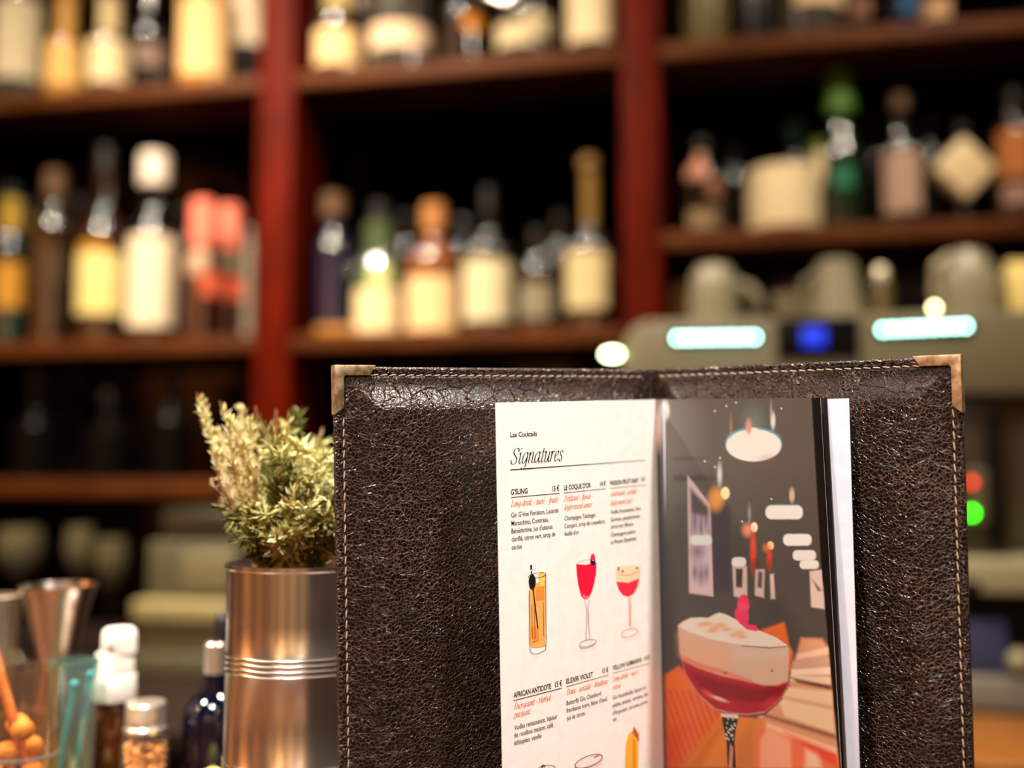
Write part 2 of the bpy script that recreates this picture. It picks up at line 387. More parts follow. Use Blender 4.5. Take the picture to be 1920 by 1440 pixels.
def right_page(u, v, h=0.0, extra=0.0):   # u 0 gutter .. 1 outer edge
    k = v / Hp; ra = TRt[0] + (TRb[0] - TRt[0]) * k; rc = TRt[2] + (TRb[2] - TRt[2]) * k
    p, r = (Gp[0], Gp[2]), (ra + extra, rc - extra * 0.55); q = ((p[0] + r[0]) / 2 - 0.006, (p[1] + r[1]) / 2 - 0.007)
    a, c = bez(p, q, r, u); a2, c2 = bez(p, q, r, u + 1e-3); ta, tc = a2 - a, c2 - c; l = math.hypot(ta, tc)
    top = Gp[1] + (TRt[1] - Gp[1]) * u
    return M(a + tc / l * h, top - v, c - ta / l * h)
def sheet(fn, nu, nv, vmax, thick=0.0002):
    bm = bmesh.new(); F = [[bm.verts.new(fn(i / nu, vmax * j / nv, 0)) for i in range(nu + 1)] for j in range(nv + 1)]
    B = [[bm.verts.new(fn(i / nu, vmax * j / nv, -thick)) for i in range(nu + 1)] for j in range(nv + 1)]
    for j in range(nv):
        for i in range(nu):
            bm.faces.new((F[j][i], F[j + 1][i], F[j + 1][i + 1], F[j][i + 1])); bm.faces.new((B[j][i], B[j][i + 1], B[j + 1][i + 1], B[j + 1][i]))
    for i in range(nu):
        bm.faces.new((F[0][i], F[0][i + 1], B[0][i + 1], B[0][i])); bm.faces.new((F[nv][i + 1], F[nv][i], B[nv][i], B[nv][i + 1]))
    for j in range(nv):
        bm.faces.new((F[j][0], B[j][0], B[j + 1][0], F[j + 1][0])); bm.faces.new((F[j][nu], F[j + 1][nu], B[j + 1][nu], B[j][nu]))
    bmesh.ops.recalc_face_normals(bm, faces=bm.faces); return bm
VM = 0.250
lpo = obj('text_page', sheet(left_page, 40, 20, VM), paper, book)
for k in range(1, 4):                # leaves under the left page, fanned by a hair
    obj('leaf', sheet(lambda u, v, h, k=k: left_page(0.012 * k + u * (1 - 0.012 * k), v + 0.0004 * k, h - 0.0011 * k * (1 - u) - 0.0005), 30, 4, VM - 0.001), paper, book)

def inv(fn, px, py, vscale=0.1):
    u, v = 0.4, 0.1
    for _ in range(14):
        x, y = project(fn(u, v)); x1, y1 = project(fn(u + 1e-3, v)); x2, y2 = project(fn(u, v + 1e-4))
        a, b, c, d = (x1 - x) / 1e-3, (x2 - x) / 1e-4, (y1 - y) / 1e-3, (y2 - y) / 1e-4
        ex, ey = px - x, py - y; D = a * d - b * c
        u += (ex * d - b * ey) / D; v += (a * ey - c * ex) / D
    return u, v
UL = sum((left_page((i + 1) / 50, 0) - left_page(i / 50, 0)).length for i in range(50))
ink = mat('black_print', (18, 16, 18), 0.6, spec=0.1)
orange = mat('orange_print', (226, 120, 70), 0.6, spec=0.1)
def ngon(bm, pts, z):                # filled outline in photo pixels laid on the left page
    vs = []
    for x, y in pts:
        u, v = inv(left_page, x, y); vs.append(bm.verts.new(left_page(u, v, z)))
    try: f = bm.faces.new(vs)
    except ValueError: return
    bmesh.ops.triangulate(bm, faces=[f])
def ribbon(bm, pts, w, z):
    pts = [Vector((x, y)) for x, y in pts]; n = len(pts); prev = None
    for i in range(n):
        t = pts[min(i + 1, n - 1)] - pts[max(i - 1, 0)]; t = t.normalized() if t.length > 1e-6 else Vector((1, 0))
        nn = Vector((-t.y, t.x)) * w / 2
        pair = []
        for q in (pts[i] + nn, pts[i] - nn):
            u, v = inv(left_page, q.x, q.y); pair.append(bm.verts.new(left_page(u, v, z)))
        if prev: bm.faces.new((prev[0], prev[1], pair[1], pair[0]))
        prev = pair
_fc = {}
def font_mesh(s, bold):
    cu = bpy.data.curves.new('t', 'FONT'); cu.body = s; cu.size = 1; cu.offset = bold; cu.resolution_u = 3
    o = bpy.data.objects.new('t', cu); C.objects.link(o); dg = bpy.context.evaluated_depsgraph_get()
    me = bpy.data.meshes.new_from_object(o.evaluated_get(dg)); bpy.data.objects.remove(o); bpy.data.curves.remove(cu); return me
def set_text(bm, s, p0, xend, cap, bold=0.0, h=0.00012):
    """Sans lettering on the page: starts at pixel p0, ends at pixel column xend, capitals cap pixels tall."""
    me = font_mesh(s, bold); co = [v.co.copy() for v in me.vertices]; x0 = min(c.x for c in co); x1 = max(c.x for c in co)
    u0, v0 = inv(left_page, *p0); slope = inv(left_page, p0[0], p0[1] - cap); capv = v0 - slope[1]
    u1 = u0
    for _ in range(12):
        x, y = project(left_page(u1, v0)); xb, yb = project(left_page(u1 + 1e-3, v0)); u1 += (xend - x) / ((xb - x) / 1e-3)
    ku = (u1 - u0) / (x1 - x0); kv = capv / 0.73
    vs = [bm.verts.new(left_page(u0 + (c.x - x0) * ku, v0 - c.y * kv, h)) for c in co]
    for p in me.polygons:
        try: bm.faces.new([vs[i] for i in p.vertices])
        except ValueError: pass
    bpy.data.meshes.remove(me)
# a broad-nib italic for the title and the taste lines
BOWL = [(.5, .88), (.36, 1), (.14, .8), (.05, .35), (.14, .02), (.3, .1), (.46, .5)]
ARCH = [(.09, .55), (.25, .93), (.39, 1), (.45, .85), (.4, .15), (.47, 0), (.6, .14)]
STEM = [(.03, .86), (.13, 1), (.12, .8), (.07, 0)]
def sh(p, d): return [(x + d, y) for x, y in p]
ACU = [(.26, 1.2), (.42, 1.48)]; GRV = [(.16, 1.48), (.32, 1.2)]
NIB = {
 'a': (.68, [BOWL, [(.53, 1), (.48, .4), (.5, .06), (.57, 0), (.68, .14)]]),
 'b': (.58, [[(.13, 1.5), (.06, .3), (.18, 0), (.4, .15), (.5, .6), (.4, 1), (.22, .9), (.1, .55)]]),
 'c': (.48, [[(.45, .8), (.36, 1), (.22, .95), (.08, .65), (.07, .22), (.2, 0), (.45, .22)]]),
 'd': (.70, [BOWL, [(.6, 1.5), (.5, .4), (.51, .06), (.58, 0), (.7, .14)]]),
 'e': (.50, [[(.08, .45), (.34, .65), (.42, .88), (.3, 1), (.12, .75), (.06, .25), (.2, 0), (.45, .22)]]),
 'f': (.40, [[(.55, 1.38), (.46, 1.5), (.34, 1.35), (.22, .3), (.12, -.35), (0, -.46), (-.1, -.36)], [(.06, .96), (.48, .96)]]),
 'g': (.62, [BOWL, [(.53, 1), (.47, .2), (.38, -.32), (.18, -.5), (-.02, -.4)]]),
 'h': (.62, [[(.16, 1.5), (.06, 0)], ARCH]),
 'i': (.34, [[(.03, .86), (.14, 1), (.09, .2), (.15, 0), (.3, .16)], [(.15, 1.32), (.19, 1.44)]]),
 'k': (.56, [[(.16, 1.5), (.06, 0)], [(.47, .95), (.36, 1), (.1, .5)], [(.16, .55), (.34, .1), (.44, 0), (.55, .14)]]),
 'l': (.30, [[(.16, 1.5), (.07, .2), (.14, 0), (.27, .14)]]),
 'm': (.94, [STEM, [(.09, .55), (.23, .93), (.36, 1), (.4, .8), (.34, 0)], sh(ARCH, .32)]),
 'n': (.62, [STEM, ARCH]),
 'o': (.54, [[(.3, 1), (.12, .8), (.05, .35), (.16, .02), (.3, .05), (.45, .4), (.46, .8), (.3, 1)]]),
 'p': (.58, [[(.05, .88), (.15, 1), (.03, -.5)], [(.1, .6), (.28, 1), (.46, .85), (.44, .3), (.26, 0), (.08, .15)]]),
 'q': (.62, [BOWL, [(.53, 1), (.44, -.5)]]),
 'r': (.44, [STEM, [(.09, .5), (.26, .95), (.36, 1), (.42, .9)]]),
 's': (.44, [[(.42, .8), (.3, 1), (.14, .88), (.18, .62), (.34, .36), (.3, .06), (.14, 0), (.02, .2)]]),
 't': (.36, [[(.22, 1.3), (.1, .2), (.17, 0), (.32, .16)], [(.0, .98), (.36, .98)]]),
 'u': (.64, [[(.03, .86), (.14, 1), (.07, .2), (.17, 0), (.32, .15), (.46, .6)], [(.51, 1), (.44, .15), (.51, 0), (.62, .14)]]),
 'v': (.48, [[(.03, .88), (.12, 1), (.2, .1), (.24, 0), (.42, .55), (.45, 1)]]),
 'x': (.52, [[(.02, .9), (.12, 1), (.34, .1), (.42, 0), (.5, .1)], [(.46, 1), (.02, 0)]]),
 'é': (.50, [[(.08, .45), (.34, .65), (.42, .88), (.3, 1), (.12, .75), (.06, .25), (.2, 0), (.45, .22)], ACU]),
 'è': (.50, [[(.08, .45), (.34, .65), (.42, .88), (.3, 1), (.12, .75), (.06, .25), (.2, 0), (.45, .22)], GRV]),
 'S': (.72, [[(.64, 1.1), (.62, 1.35), (.42, 1.46), (.2, 1.3), (.18, 1.0), (.38, .72), (.54, .42), (.46, .08), (.24, 0), (.04, .1), (.02, .38)]]),
 'L': (.62, [[(.2, 1.45), (.06, 0)], [(.05, 1.45), (.36, 1.45)], [(-.04, .0), (.48, .02), (.56, .26)]]),
 'P': (.64, [[(.2, 1.45), (.06, 0)], [(.05, 1.42), (.4, 1.46), (.58, 1.2), (.45, .8), (.15, .72)], [(-.05, 0), (.24, 0)]]),
 'D': (.78, [[(.2, 1.45), (.06, 0)], [(.03, 1.44), (.42, 1.43), (.66, 1.05), (.58, .4), (.3, .03), (-.04, 0)]]),
 'É': (.64, [[(.2, 1.45), (.06, 0)], [(.05, 1.45), (.58, 1.44), (.58, 1.22)], [(.12, .76), (.44, .76)], [(-.04, 0), (.5, .02), (.56, .24)], [(.34, 1.62), (.5, 1.85)]]),
 'H': (.86, [[(.2, 1.45), (.06, 0)], [(.76, 1.45), (.62, 0)], [(.14, .75), (.68, .75)]]),
 'M': (1.0, [[(.18, 1.45), (.02, 0)], [(.18, 1.45), (.42, .1)], [(.42, .1), (.86, 1.45)], [(.88, 1.45), (.78, 0)]]),
 'G': (.76, [[(.66, 1.15), (.6, 1.4), (.4, 1.46), (.16, 1.1), (.06, .5), (.2, .04), (.44, .02), (.6, .3)], [(.44, .6), (.72, .6)], [(.64, .6), (.58, 0)]]),
 '-': (.5, [[(.08, .5), (.4, .54)]]), ' ': (.3, []),
}
def spline(p, n=6):
    if len(p) == 2: return [Vector(p[0]).lerp(Vector(p[1]), i / 3) for i in range(4)]
    q = [Vector(x) for x in p]; q = [q[0] * 2 - q[1]] + q + [q[-1] * 2 - q[-2]]; out = []
    for i in range(1, len(q) - 2):
        for k in range(n):
            t = k / n; a, b, c, d = q[i - 1], q[i], q[i + 1], q[i + 2]
            out.append(.5 * ((2 * b) + (c - a) * t + (2 * a - 5 * b + 4 * c - d) * t * t + (3 * b - a - 3 * c + d) * t ** 3))
    return out + [q[-2]]
def set_italic(bm, s, p0, xend, cap, nib=(0.075, 0.022), h=0.00012, n=5):
    adv = 0; polys = []
    for ch in s:
        w, st = NIB.get(ch, NIB[' '])
        for k in st: polys.append([Vector((q.x + adv + .17 * q.y, q.y)) for q in spline(k, n)])
        adv += w
    u0, v0 = inv(left_page, *p0); capv = v0 - inv(left_page, p0[0], p0[1] - cap)[1]; u1 = u0
    for _ in range(12):
        x, y = project(left_page(u1, v0)); xb, yb = project(left_page(u1 + 1e-3, v0)); u1 += (xend - x) / ((xb - x) / 1e-3)
    ku = (u1 - u0) / adv; kv = capv / 1.45; nb = Vector(nib) / 2
    nb2 = Vector((0.012, -0.02))
    for pl_ in polys:
        prev = None; m = len(pl_) - 1
        for i, q in enumerate(pl_):
            t = (pl_[min(i + 1, m)] - pl_[max(i - 1, 0)])
            if t.length > 1e-6:
                t.normalize(); nn = Vector((-t.y, t.x)); wd_ = abs(nn.dot(nb)) + (0.045 if len(pl_) == 4 and abs(t.x) > .9 and s.find('-') >= 0 else 0.010); off = nn * wd_
            pair = [bm.verts.new(left_page(u0 + a.x * ku, v0 - a.y * kv, h)) for a in (q + off, q - off)]
            if prev: bm.faces.new((prev[0], prev[1], pair[1], pair[0]))
            prev = pair
def fin(bm): bmesh.ops.recalc_face_normals(bm, faces=bm.faces); return bm

bm = bmesh.new(); set_text(bm, 'Les Cocktails', (956.5, 819.6), 1006.5, 9.6, 0.012); obj('heading', bm, ink, lpo, smooth=False, label='small bold heading Les Cocktails')
bm = bmesh.new(); set_italic(bm, 'Signatures', (957, 870.5), 1054, 29.5, n=8); obj('title', bm, ink, lpo, smooth=False, label='thin italic title Signatures')
def rule(p, q, w0, w1=None):
    bm = bmesh.new(); w1 = w1 or w0; pr_ = None
    for i in range(13):
        k = i / 12; x = p[0] + (q[0] - p[0]) * k; y = p[1] + (q[1] - p[1]) * k; w = w0 + (w1 - w0) * k; pair = []
        for d in (-w / 2, w / 2):
            u, v = inv(left_page, x, y + d); pair.append(bm.verts.new(left_page(u, v, 0.00012)))
        if pr_: bm.faces.new((pr_[0], pr_[1], pair[1], pair[0]))
        pr_ = pair
    obj('rule', bm, ink, lpo, smooth=False)
rule((956.5, 881), (1210, 863), 2.0, 0.9)
ENTRIES = [
 ("G'SLING", (957.7, 927.5), 989, 10.4, '15 €', (1035.8, 921), 1048.3, ((957.9, 932.7), (1048.9, 924.9)), 1.3,
  [('Long drink - sucré - fruité', (958.2, 950.2), 1046, 11)],
  [('Gin G\'vine Floraison, Luxardo', (958.5, 970.2), 1047.3), ('Maraschino, Cointreau,', (958.8, 985.8), 1028.5), ("Bénédictine, jus d'ananas", (958.8, 1000.4), 1035.8), ('clarifié, citron vert, sirop de', (959.3, 1015.5), 1041), ('cerise', (959.3, 1030.6), 978.5)]),
 ("LE COQUE D'OR", (1057.2, 918.9), 1107.8, 9.6, '14 €', (1125, 911.7), 1135.6, ((1057.2, 924.4), (1135.6, 916.1)), 1.1,
  [('Pétillant - floral -', (1057.8, 940.4), 1111, 10.5), ('légèrement amer', (1058, 956.5), 1109.4, 10.5)],
  [('Champagne Taittinger,', (1058.3, 976.1), 1117.8), ('Campari, sirop de coquelicot,', (1058.3, 990.6), 1134.4), ("feuille d'or.", (1058.3, 1005), 1086)]),
 ('PASSION FRUIT DAISY', (1143.9, 910), 1197.2, 8.8, '16 €', (1202.2, 902.8), 1208.9, ((1143.9, 915.6), (1211.7, 909.1)), 0.9,
  [('Gourmand - acidulé -', (1144.4, 930.6), 1196.7, 9.5), ('légèrement épicé', (1144.4, 947.8), 1185.6, 9.5)],
  [('Vodka Renaissance, Saint', (1145, 963.9), 1201), ('Germain, pamplemousse,', (1145, 978.3), 1200), ('citron vert, Mousse', (1145, 991.7), 1187), ('Champagne passion', (1145, 1006.7), 1191), ('et Piment (Espelette)', (1145, 1020.6), 1193)]),
 ('AFRICAN ANTIDOTE', (962.8, 1308.5), 1033, 10.6, '15 €', (1040.6, 1288.4), 1053.5, ((962.4, 1313.8), (1053, 1290.1)), 1.4,
  [('Énergisant - Herbal -', (963.6, 1330.3), 1037.6, 11), ('puissant', (963.6, 1346), 993.8, 11)],
  [('Vodka renaissance, liqueur', (963.9, 1369), 1045), ('de rooïbos maison, café', (963.9, 1383.3), 1036.9), ('éthiopien, vanille', (963.9, 1397.7), 1015)]),
 ('ELEXIR VIOLET', (1061.8, 1282), 1111.6, 9.8, '15 €', (1129, 1262.8), 1140.3, ((1061.8, 1287.7), (1140.3, 1265.5)), 1.1,
  [('Doux - acidulé - Moelleux', (1062.5, 1303.3), 1138.8, 10.5)],
  [('Butterfly Gin, Chambord', (1062, 1322.4), 1126.7), ("framboise noire, blanc d'oeuf,", (1062, 1336.5), 1138.8), ('jus de citron.', (1062.5, 1350.8), 1097.3)]),
 ('YELLOW SUBMARINE', (1148.2, 1256.9), 1203, 8.8, '16 €', (1208, 1238.5), 1217.4, ((1148.2, 1262.8), (1218.1, 1243.6)), 0.9,
  [('Long drink - sucré -', (1148.2, 1278.3), 1199.2, 9.5), ('relevé', (1148.2, 1294.2), 1163.7, 9.5)],
  [('Gin Hautefeuille, liqueur de', (1148.6, 1312.3), 1210.6), ('pêche, ananas, verveine, thé', (1148.6, 1326.7), 1214.3), ("d'Argousier, curcuma, poivre", (1148.6, 1341), 1213.6), ('noir.', (1149, 1353), 1157)]),
]
for name_, p0, xe, cap, price, pp, pe, rl, rw, tastes, lines in ENTRIES:
    bm = bmesh.new(); set_text(bm, name_, p0, xe, cap, 0.018); obj('drink_name', bm, ink, lpo, smooth=False, label='bold drink name ' + name_)
    bm = bmesh.new(); set_text(bm, price, pp, pe, cap, 0.018); obj('price', bm, ink, lpo, smooth=False, label='bold price ' + price)
    rule(*rl, rw)
    bm = bmesh.new()
    for s, p, e, c in tastes: set_italic(bm, s, p, e, c, nib=(0.12, 0.05), n=3)
    obj('taste_line', bm, orange, lpo, smooth=False, label='orange italic taste line')
    bm = bmesh.new()
    for s, p, e in lines: set_text(bm, s, p, e, cap * 0.93, 0.004)
    obj('ingredients', bm, ink, lpo, smooth=False, label='thin black list of ingredients')

# drawings of the drinks, in the pixels of two close views
def K(X, Y): return (920 + X / 5.818, 990 + Y / 5.818)
def K2(X, Y): return (950 + X / 6.62, 1230 + Y / 6.62)
def draw(fills, lines, label, k=K):
    root = None
    for i, (colr, pts) in enumerate(fills):
        m = mat('ink_%d_%d_%d' % colr, colr, 0.6, spec=0.1)
        bm = bmesh.new(); ngon(bm, [k(*p) for p in pts], 0.00010 + 0.00006 * i); fin(bm)
        o = obj('drawing' if root is None else 'wash', bm, m, lpo if root is None else root, smooth=False)
        if root is None: root = o; o['label'] = label
    z = 0.00014 + 0.00006 * len(fills); byc = {}
    for colr, w, pts in lines: byc.setdefault(colr, []).append((w, pts))
    for colr, L_ in byc.items():
        bm = bmesh.new()
        for w, pts in L_: ribbon(bm, [k(p.x, p.y) for p in spline(pts, 6)], w, z)
        o = obj('drawing' if root is None else 'outline', bm, mat('ink_%d_%d_%d' % colr, colr, 0.6, spec=0.1), root or lpo, smooth=False)
        if root is None: root = o; o['label'] = label
def ring(cx, cy, rx, ry, rot=0, n=20, a0=0, a1=2 * PI):
    return [(cx + rx * math.cos(a) * math.cos(rot) - ry * math.sin(a) * math.sin(rot), cy + rx * math.cos(a) * math.sin(rot) + ry * math.sin(a) * math.cos(rot)) for a in (a0 + (a1 - a0) * i / n for i in range(n + 1))]
BK = (28, 22, 20); OR1 = (240, 172, 92); OR2 = (232, 142, 58); YE = (246, 204, 96); RD = (236, 24, 62); PK = (226, 160, 150)
draw([(OR1, [(420, 640), (595, 560), (592, 1290), (520, 1306), (440, 1306), (424, 1250)]),
      (OR2, [(495, 650), (580, 640), (584, 780), (490, 790)]), (YE, [(520, 500), (545, 480), (590, 500), (585, 630), (535, 640)]),
      (OR2, [(440, 1080), (520, 1060), (520, 1220), (450, 1250)]),
      (BK, ring(450, 585, 38, 82)[:-1])],
     [(BK, 0.9, ring(505, 515, 96, 26, -.16)), (BK, 0.9, [(415, 680), (418, 1000), (424, 1310), (450, 1362), (500, 1372), (560, 1345), (598, 1290), (598, 900), (596, 490)]),
      (BK, 1.8, [(438, 470), (448, 540), (470, 760), (510, 1090)]), (BK, 3.2, [(436, 402), (438, 450)]), ((120, 60, 30), 0.7, [(445, 830), (450, 1200)]), ((120, 60, 30), 0.7, [(570, 800), (575, 1180)]), ((120, 60, 30), 0.7, [(470, 820), (480, 1210)])], 'drawing of a tall amber highball glass')
draw([(RD, [(932, 395), (1040, 402), (1152, 372), (1150, 480), (1130, 600), (1100, 700), (1060, 770), (1020, 778), (985, 740), (955, 620), (938, 500)]),
      ((244, 110, 130), [(990, 715), (1040, 745), (1085, 735), (1060, 770), (1020, 778)]), ((226, 40, 110), ring(1112, 352, 28, 76)[:-1]), ((60, 10, 40), ring(1112, 372, 26, 36)[:-1]), ((240, 220, 220), ring(1112, 352, 6, 8)[:-1])],
     [((190, 150, 150), 0.8, [(932, 392), (980, 360), (1050, 345), (1090, 350)]), ((190, 140, 140), 0.9, [(1022, 780), (1042, 880), (1040, 1100), (1035, 1215)]),
      ((190, 140, 140), 0.9, [(1072, 780), (1060, 880), (1068, 1100), (1078, 1215)]), ((170, 120, 120), 1.0, ring(1055, 1252, 94, 34, -.22)), ((170, 120, 120), 0.9, [(962, 1285), (985, 1306), (1050, 1303), (1120, 1275), (1148, 1240)])], 'drawing of a red flute cocktail')
draw([((250, 214, 180), [(1365, 480), (1380, 430), (1440, 412), (1560, 402), (1635, 420), (1635, 545), (1500, 600), (1368, 590)]),
      ((232, 48, 70), [(1370, 585), (1500, 596), (1620, 548), (1600, 640), (1560, 715), (1500, 748), (1440, 730), (1395, 670)]), ((150, 90, 60), ring(1437, 470, 10, 16)[:-1]), ((170, 110, 60), ring(1592, 436, 14, 12)[:-1]), ((214, 120, 100), ring(1390, 440, 14, 20)[:-1])],
     [(PK, 1.0, [(1500, 748), (1508, 900), (1510, 1070)]), (PK, 0.9, [(1522, 748), (1524, 900), (1520, 1070)]), (PK, 1.2, ring(1512, 1140, 90, 42, -.3)), ((230, 110, 100), 0.9, [(1400, 505), (1500, 510), (1620, 465)])], 'drawing of a red cocktail with foam in a stemmed glass')
draw([], [(BK, 0.9, ring(495, 1395, 105, 40, -.1)), ((150, 80, 70), 4.0, [(430, 1385), (450, 1360), (475, 1372)])], 'top of a drawn glass rim with a garnish', K2)
draw([((238, 214, 212), [(845, 1370), (900, 1300), (1000, 1250), (1120, 1220), (1185, 1235), (1190, 1300), (1150, 1390), (1100, 1440), (900, 1440), (860, 1400)]), ((240, 226, 222), ring(1015, 1300, 170, 62, -.36)[:-1]), ((196, 130, 104), [(1075, 1250), (1140, 1220), (1150, 1235), (1090, 1265)])],
     [((80, 40, 40), 1.2, ring(1015, 1305, 180, 66, -.36))], 'drawing of a pale pink bowl glass', K2)
draw([((240, 176, 70), [(1475, 1100), (1520, 950), (1560, 940), (1635, 1060), (1630, 1420), (1465, 1440)]), ((222, 150, 30), [(1560, 1020), (1600, 1040), (1610, 1430), (1560, 1436)]), ((206, 110, 50), [(1575, 870), (1640, 965), (1638, 1055), (1555, 945)])], [((150, 60, 20), 1.0, [(1575, 870), (1600, 960), (1638, 1055)])], 'drawing of a yellow drink in a paper wrap', K2)

# the printed photograph on the right-hand page, painted in ink per vertex
nu, nv = 190, 420
Pts = [right_page(i / nu, VM * j / nv, 0) for j in range(nv + 1) for i in range(nu + 1)]
PX = np.array([project(p) for p in Pts]); X, Y = PX[:, 0], PX[:, 1]
col = np.zeros((len(Pts), 3))
def L3(c): return np.array(lin(c))
def lay(a, c): global col; a = np.clip(a, 0, 1)[:, None]; col = col * (1 - a) + a * (L3(c) if not isinstance(c, np.ndarray) else c)
def sd_poly(p):
    p = np.array(p, float); n = len(p); d = np.full(X.shape, 1e9); ins = np.zeros(X.shape, bool)
    for i in range(n):
        a, b = p[i], p[(i + 1) % n]; e = b - a; wx, wy = X - a[0], Y - a[1]; t = np.clip((wx * e[0] + wy * e[1]) / max(e @ e, 1e-9), 0, 1)
        d = np.minimum(d, np.hypot(wx - e[0] * t, wy - e[1] * t))
        cond = ((a[1] > Y) != (b[1] > Y)); xs = a[0] + (Y - a[1]) / ((b[1] - a[1]) if abs(b[1] - a[1]) > 1e-9 else 1e-9) * e[0]
        ins ^= cond & (X < xs)
    return np.where(ins, -d, d)
def q5(p): return [(1200 + x / 4.364, 720 + y / 4.364) for x, y in p]
def q6(p): return [(1200 + x / 3.693, 1050 + y / 3.693) for x, y in p]
def poly(p, c, soft=1.5, al=1.0): lay(al * np.clip(0.5 - sd_poly(p) / (2 * soft), 0, 1), c)
def ell(cx, cy, rx, ry, c, soft=0.12, al=1.0, k=5, rot=0.0):
    (px, py), = (q5 if k == 5 else q6)([(cx, cy)]); s = 4.364 if k == 5 else 3.693
    dx, dy = X - px, Y - py; x_, y_ = dx * math.cos(rot) + dy * math.sin(rot), -dx * math.sin(rot) + dy * math.cos(rot)
    r = np.hypot(x_ / (rx / s), y_ / (ry / s)); lay(al * np.clip((1 + soft - r) / (2 * soft), 0, 1), c)
def pill(cx, cy, rx, ry, c, k=5, soft=1.2):
    (px, py), = (q5 if k == 5 else q6)([(cx, cy)]); s = 4.364 if k == 5 else 3.693; rx, ry = rx / s, ry / s; rr = ry * .85
    qx, qy = np.abs(X - px) - (rx - rr), np.abs(Y - py) - (ry - rr); d = np.hypot(np.maximum(qx, 0), np.maximum(qy, 0)) + np.minimum(np.maximum(qx, qy), 0) - rr
    lay(np.clip(.5 - d / (2 * soft), 0, 1), c)
col[:] = L3((92, 85, 78))
lay(np.clip((1330 - X) / 110, 0, 1) * np.clip((1150 - Y) / 200, .3, 1) * .85, (138, 132, 124)); lay(np.clip((Y - 860) / 160, 0, 1) * .75, (66, 60, 58))
lay(np.clip((X - 1420) / 120, 0, 1) * .35, (78, 68, 60))
lay(np.exp(-((Y - 860) / 3) ** 2) * (X > 1262) * np.clip((1345 - X) / 40, 0, 1) * .5, (50, 46, 44)); lay(np.exp(-((Y - 897) / 6) ** 2) * (X > 1262) * np.clip((1380 - X) / 60, 0, 1) * .6, (52, 48, 46))
poly(q5([(285, 1000), (395, 960), (395, 1500), (285, 1500)]), (72, 68, 68), 6, .5)
poly(q5([(590, 960), (740, 1000), (740, 1700), (590, 1700)]), (58, 53, 60), 5, .8)
poly(q5([(388, 745), (575, 985), (600, 1740), (402, 1710)]), (206, 178, 178), 1.5)
poly(q5([(412, 850), (560, 1010), (575, 1230), (418, 1230)]), (84, 72, 70), 4); poly(q5([(420, 1060), (565, 1090), (580, 1640), (420, 1610)]), (196, 176, 186), 5, .8)
for xx, yy, rx, ry in ((450, 1120, 18, 90), (500, 1150, 14, 110), (540, 1110, 12, 60), (470, 1370, 50, 60), (450, 1540, 20, 60), (500, 1560, 22, 70), (545, 1545, 16, 60)): ell(xx, yy, rx, ry, (96, 80, 98), .8, .75)
pill(500, 1278, 88, 40, (214, 216, 212)); ell(930, 330, 70, 110, (120, 140, 135), .9, .5); ell(930, 470, 228, 116, (90, 150, 165), .05)
ell(930, 502, 226, 132, (224, 216, 210), .035); poly(q5([(860, 400), (900, 358), (950, 358), (990, 392)]), (224, 216, 210), 1)
ell(1088, 300, 18, 62, (214, 208, 200), .5); ell(1072, 215, 8, 60, (170, 160, 150), .8, .7); ell(745, 350, 10, 80, (160, 130, 110), .8, .7); ell(652, 740, 18, 80, (196, 194, 188), .6); ell(895, 1060, 12, 60, (150, 146, 142), .8, .8)
ell(1050, 650, 60, 50, (110, 78, 72), .9, .5); ell(620, 945, 58, 85, (226, 150, 76), .5); ell(697, 893, 36, 50, (250, 214, 160), .15); ell(880, 1195, 40, 48, (214, 130, 96), .6); ell(935, 1172, 27, 40, (250, 216, 176), .15)
ell(925, 1370, 22, 150, (212, 66, 40), .5); ell(1068, 1322, 27, 34, (246, 190, 140), .15); ell(1058, 1420, 20, 80, (200, 60, 40), .6); ell(1030, 1340, 22, 30, (206, 110, 70), .7, .8)
pill(1180, 1045, 152, 60, (90, 140, 150)); pill(1180, 1050, 152, 56, (220, 212, 206)); ell(1243, 910, 20, 55, (200, 170, 150), .5)
pill(1288, 1275, 116, 48, (218, 212, 206)); pill(1345, 1402, 95, 42, (214, 208, 202))
pill(1172, 32, 66, 30, (214, 210, 204), 6); pill(685, 15, 50, 34, (226, 220, 214), 6)
for p in ([(640, 45), (740, 45), (742, 245), (690, 262), (650, 250)], [(800, 65), (862, 65), (858, 262), (795, 245)], [(900, 100), (925, 95), (936, 270), (905, 270)], [(1175, 78), (1272, 66), (1278, 340), (1185, 325)]): poly(q6(p), (206, 180, 170), 2)
poly(q6([(662, 60), (712, 60), (708, 190), (664, 190)]), (64, 56, 54), 2); poly(q6([(818, 80), (850, 80), (845, 195), (812, 190)]), (92, 80, 80), 2.5); poly(q6([(1190, 130), (1262, 215), (1262, 215), (1230, 215)]), (110, 90, 84), 2)
for x_ in (770, 800, 880): poly(q6([(x_, 0), (x_ + 30, 0), (x_ + 22, 60), (x_ + 5, 60)]), (120, 40, 34), 4, .6)
ell(890, 350, 24, 60, (206, 140, 130), .5)
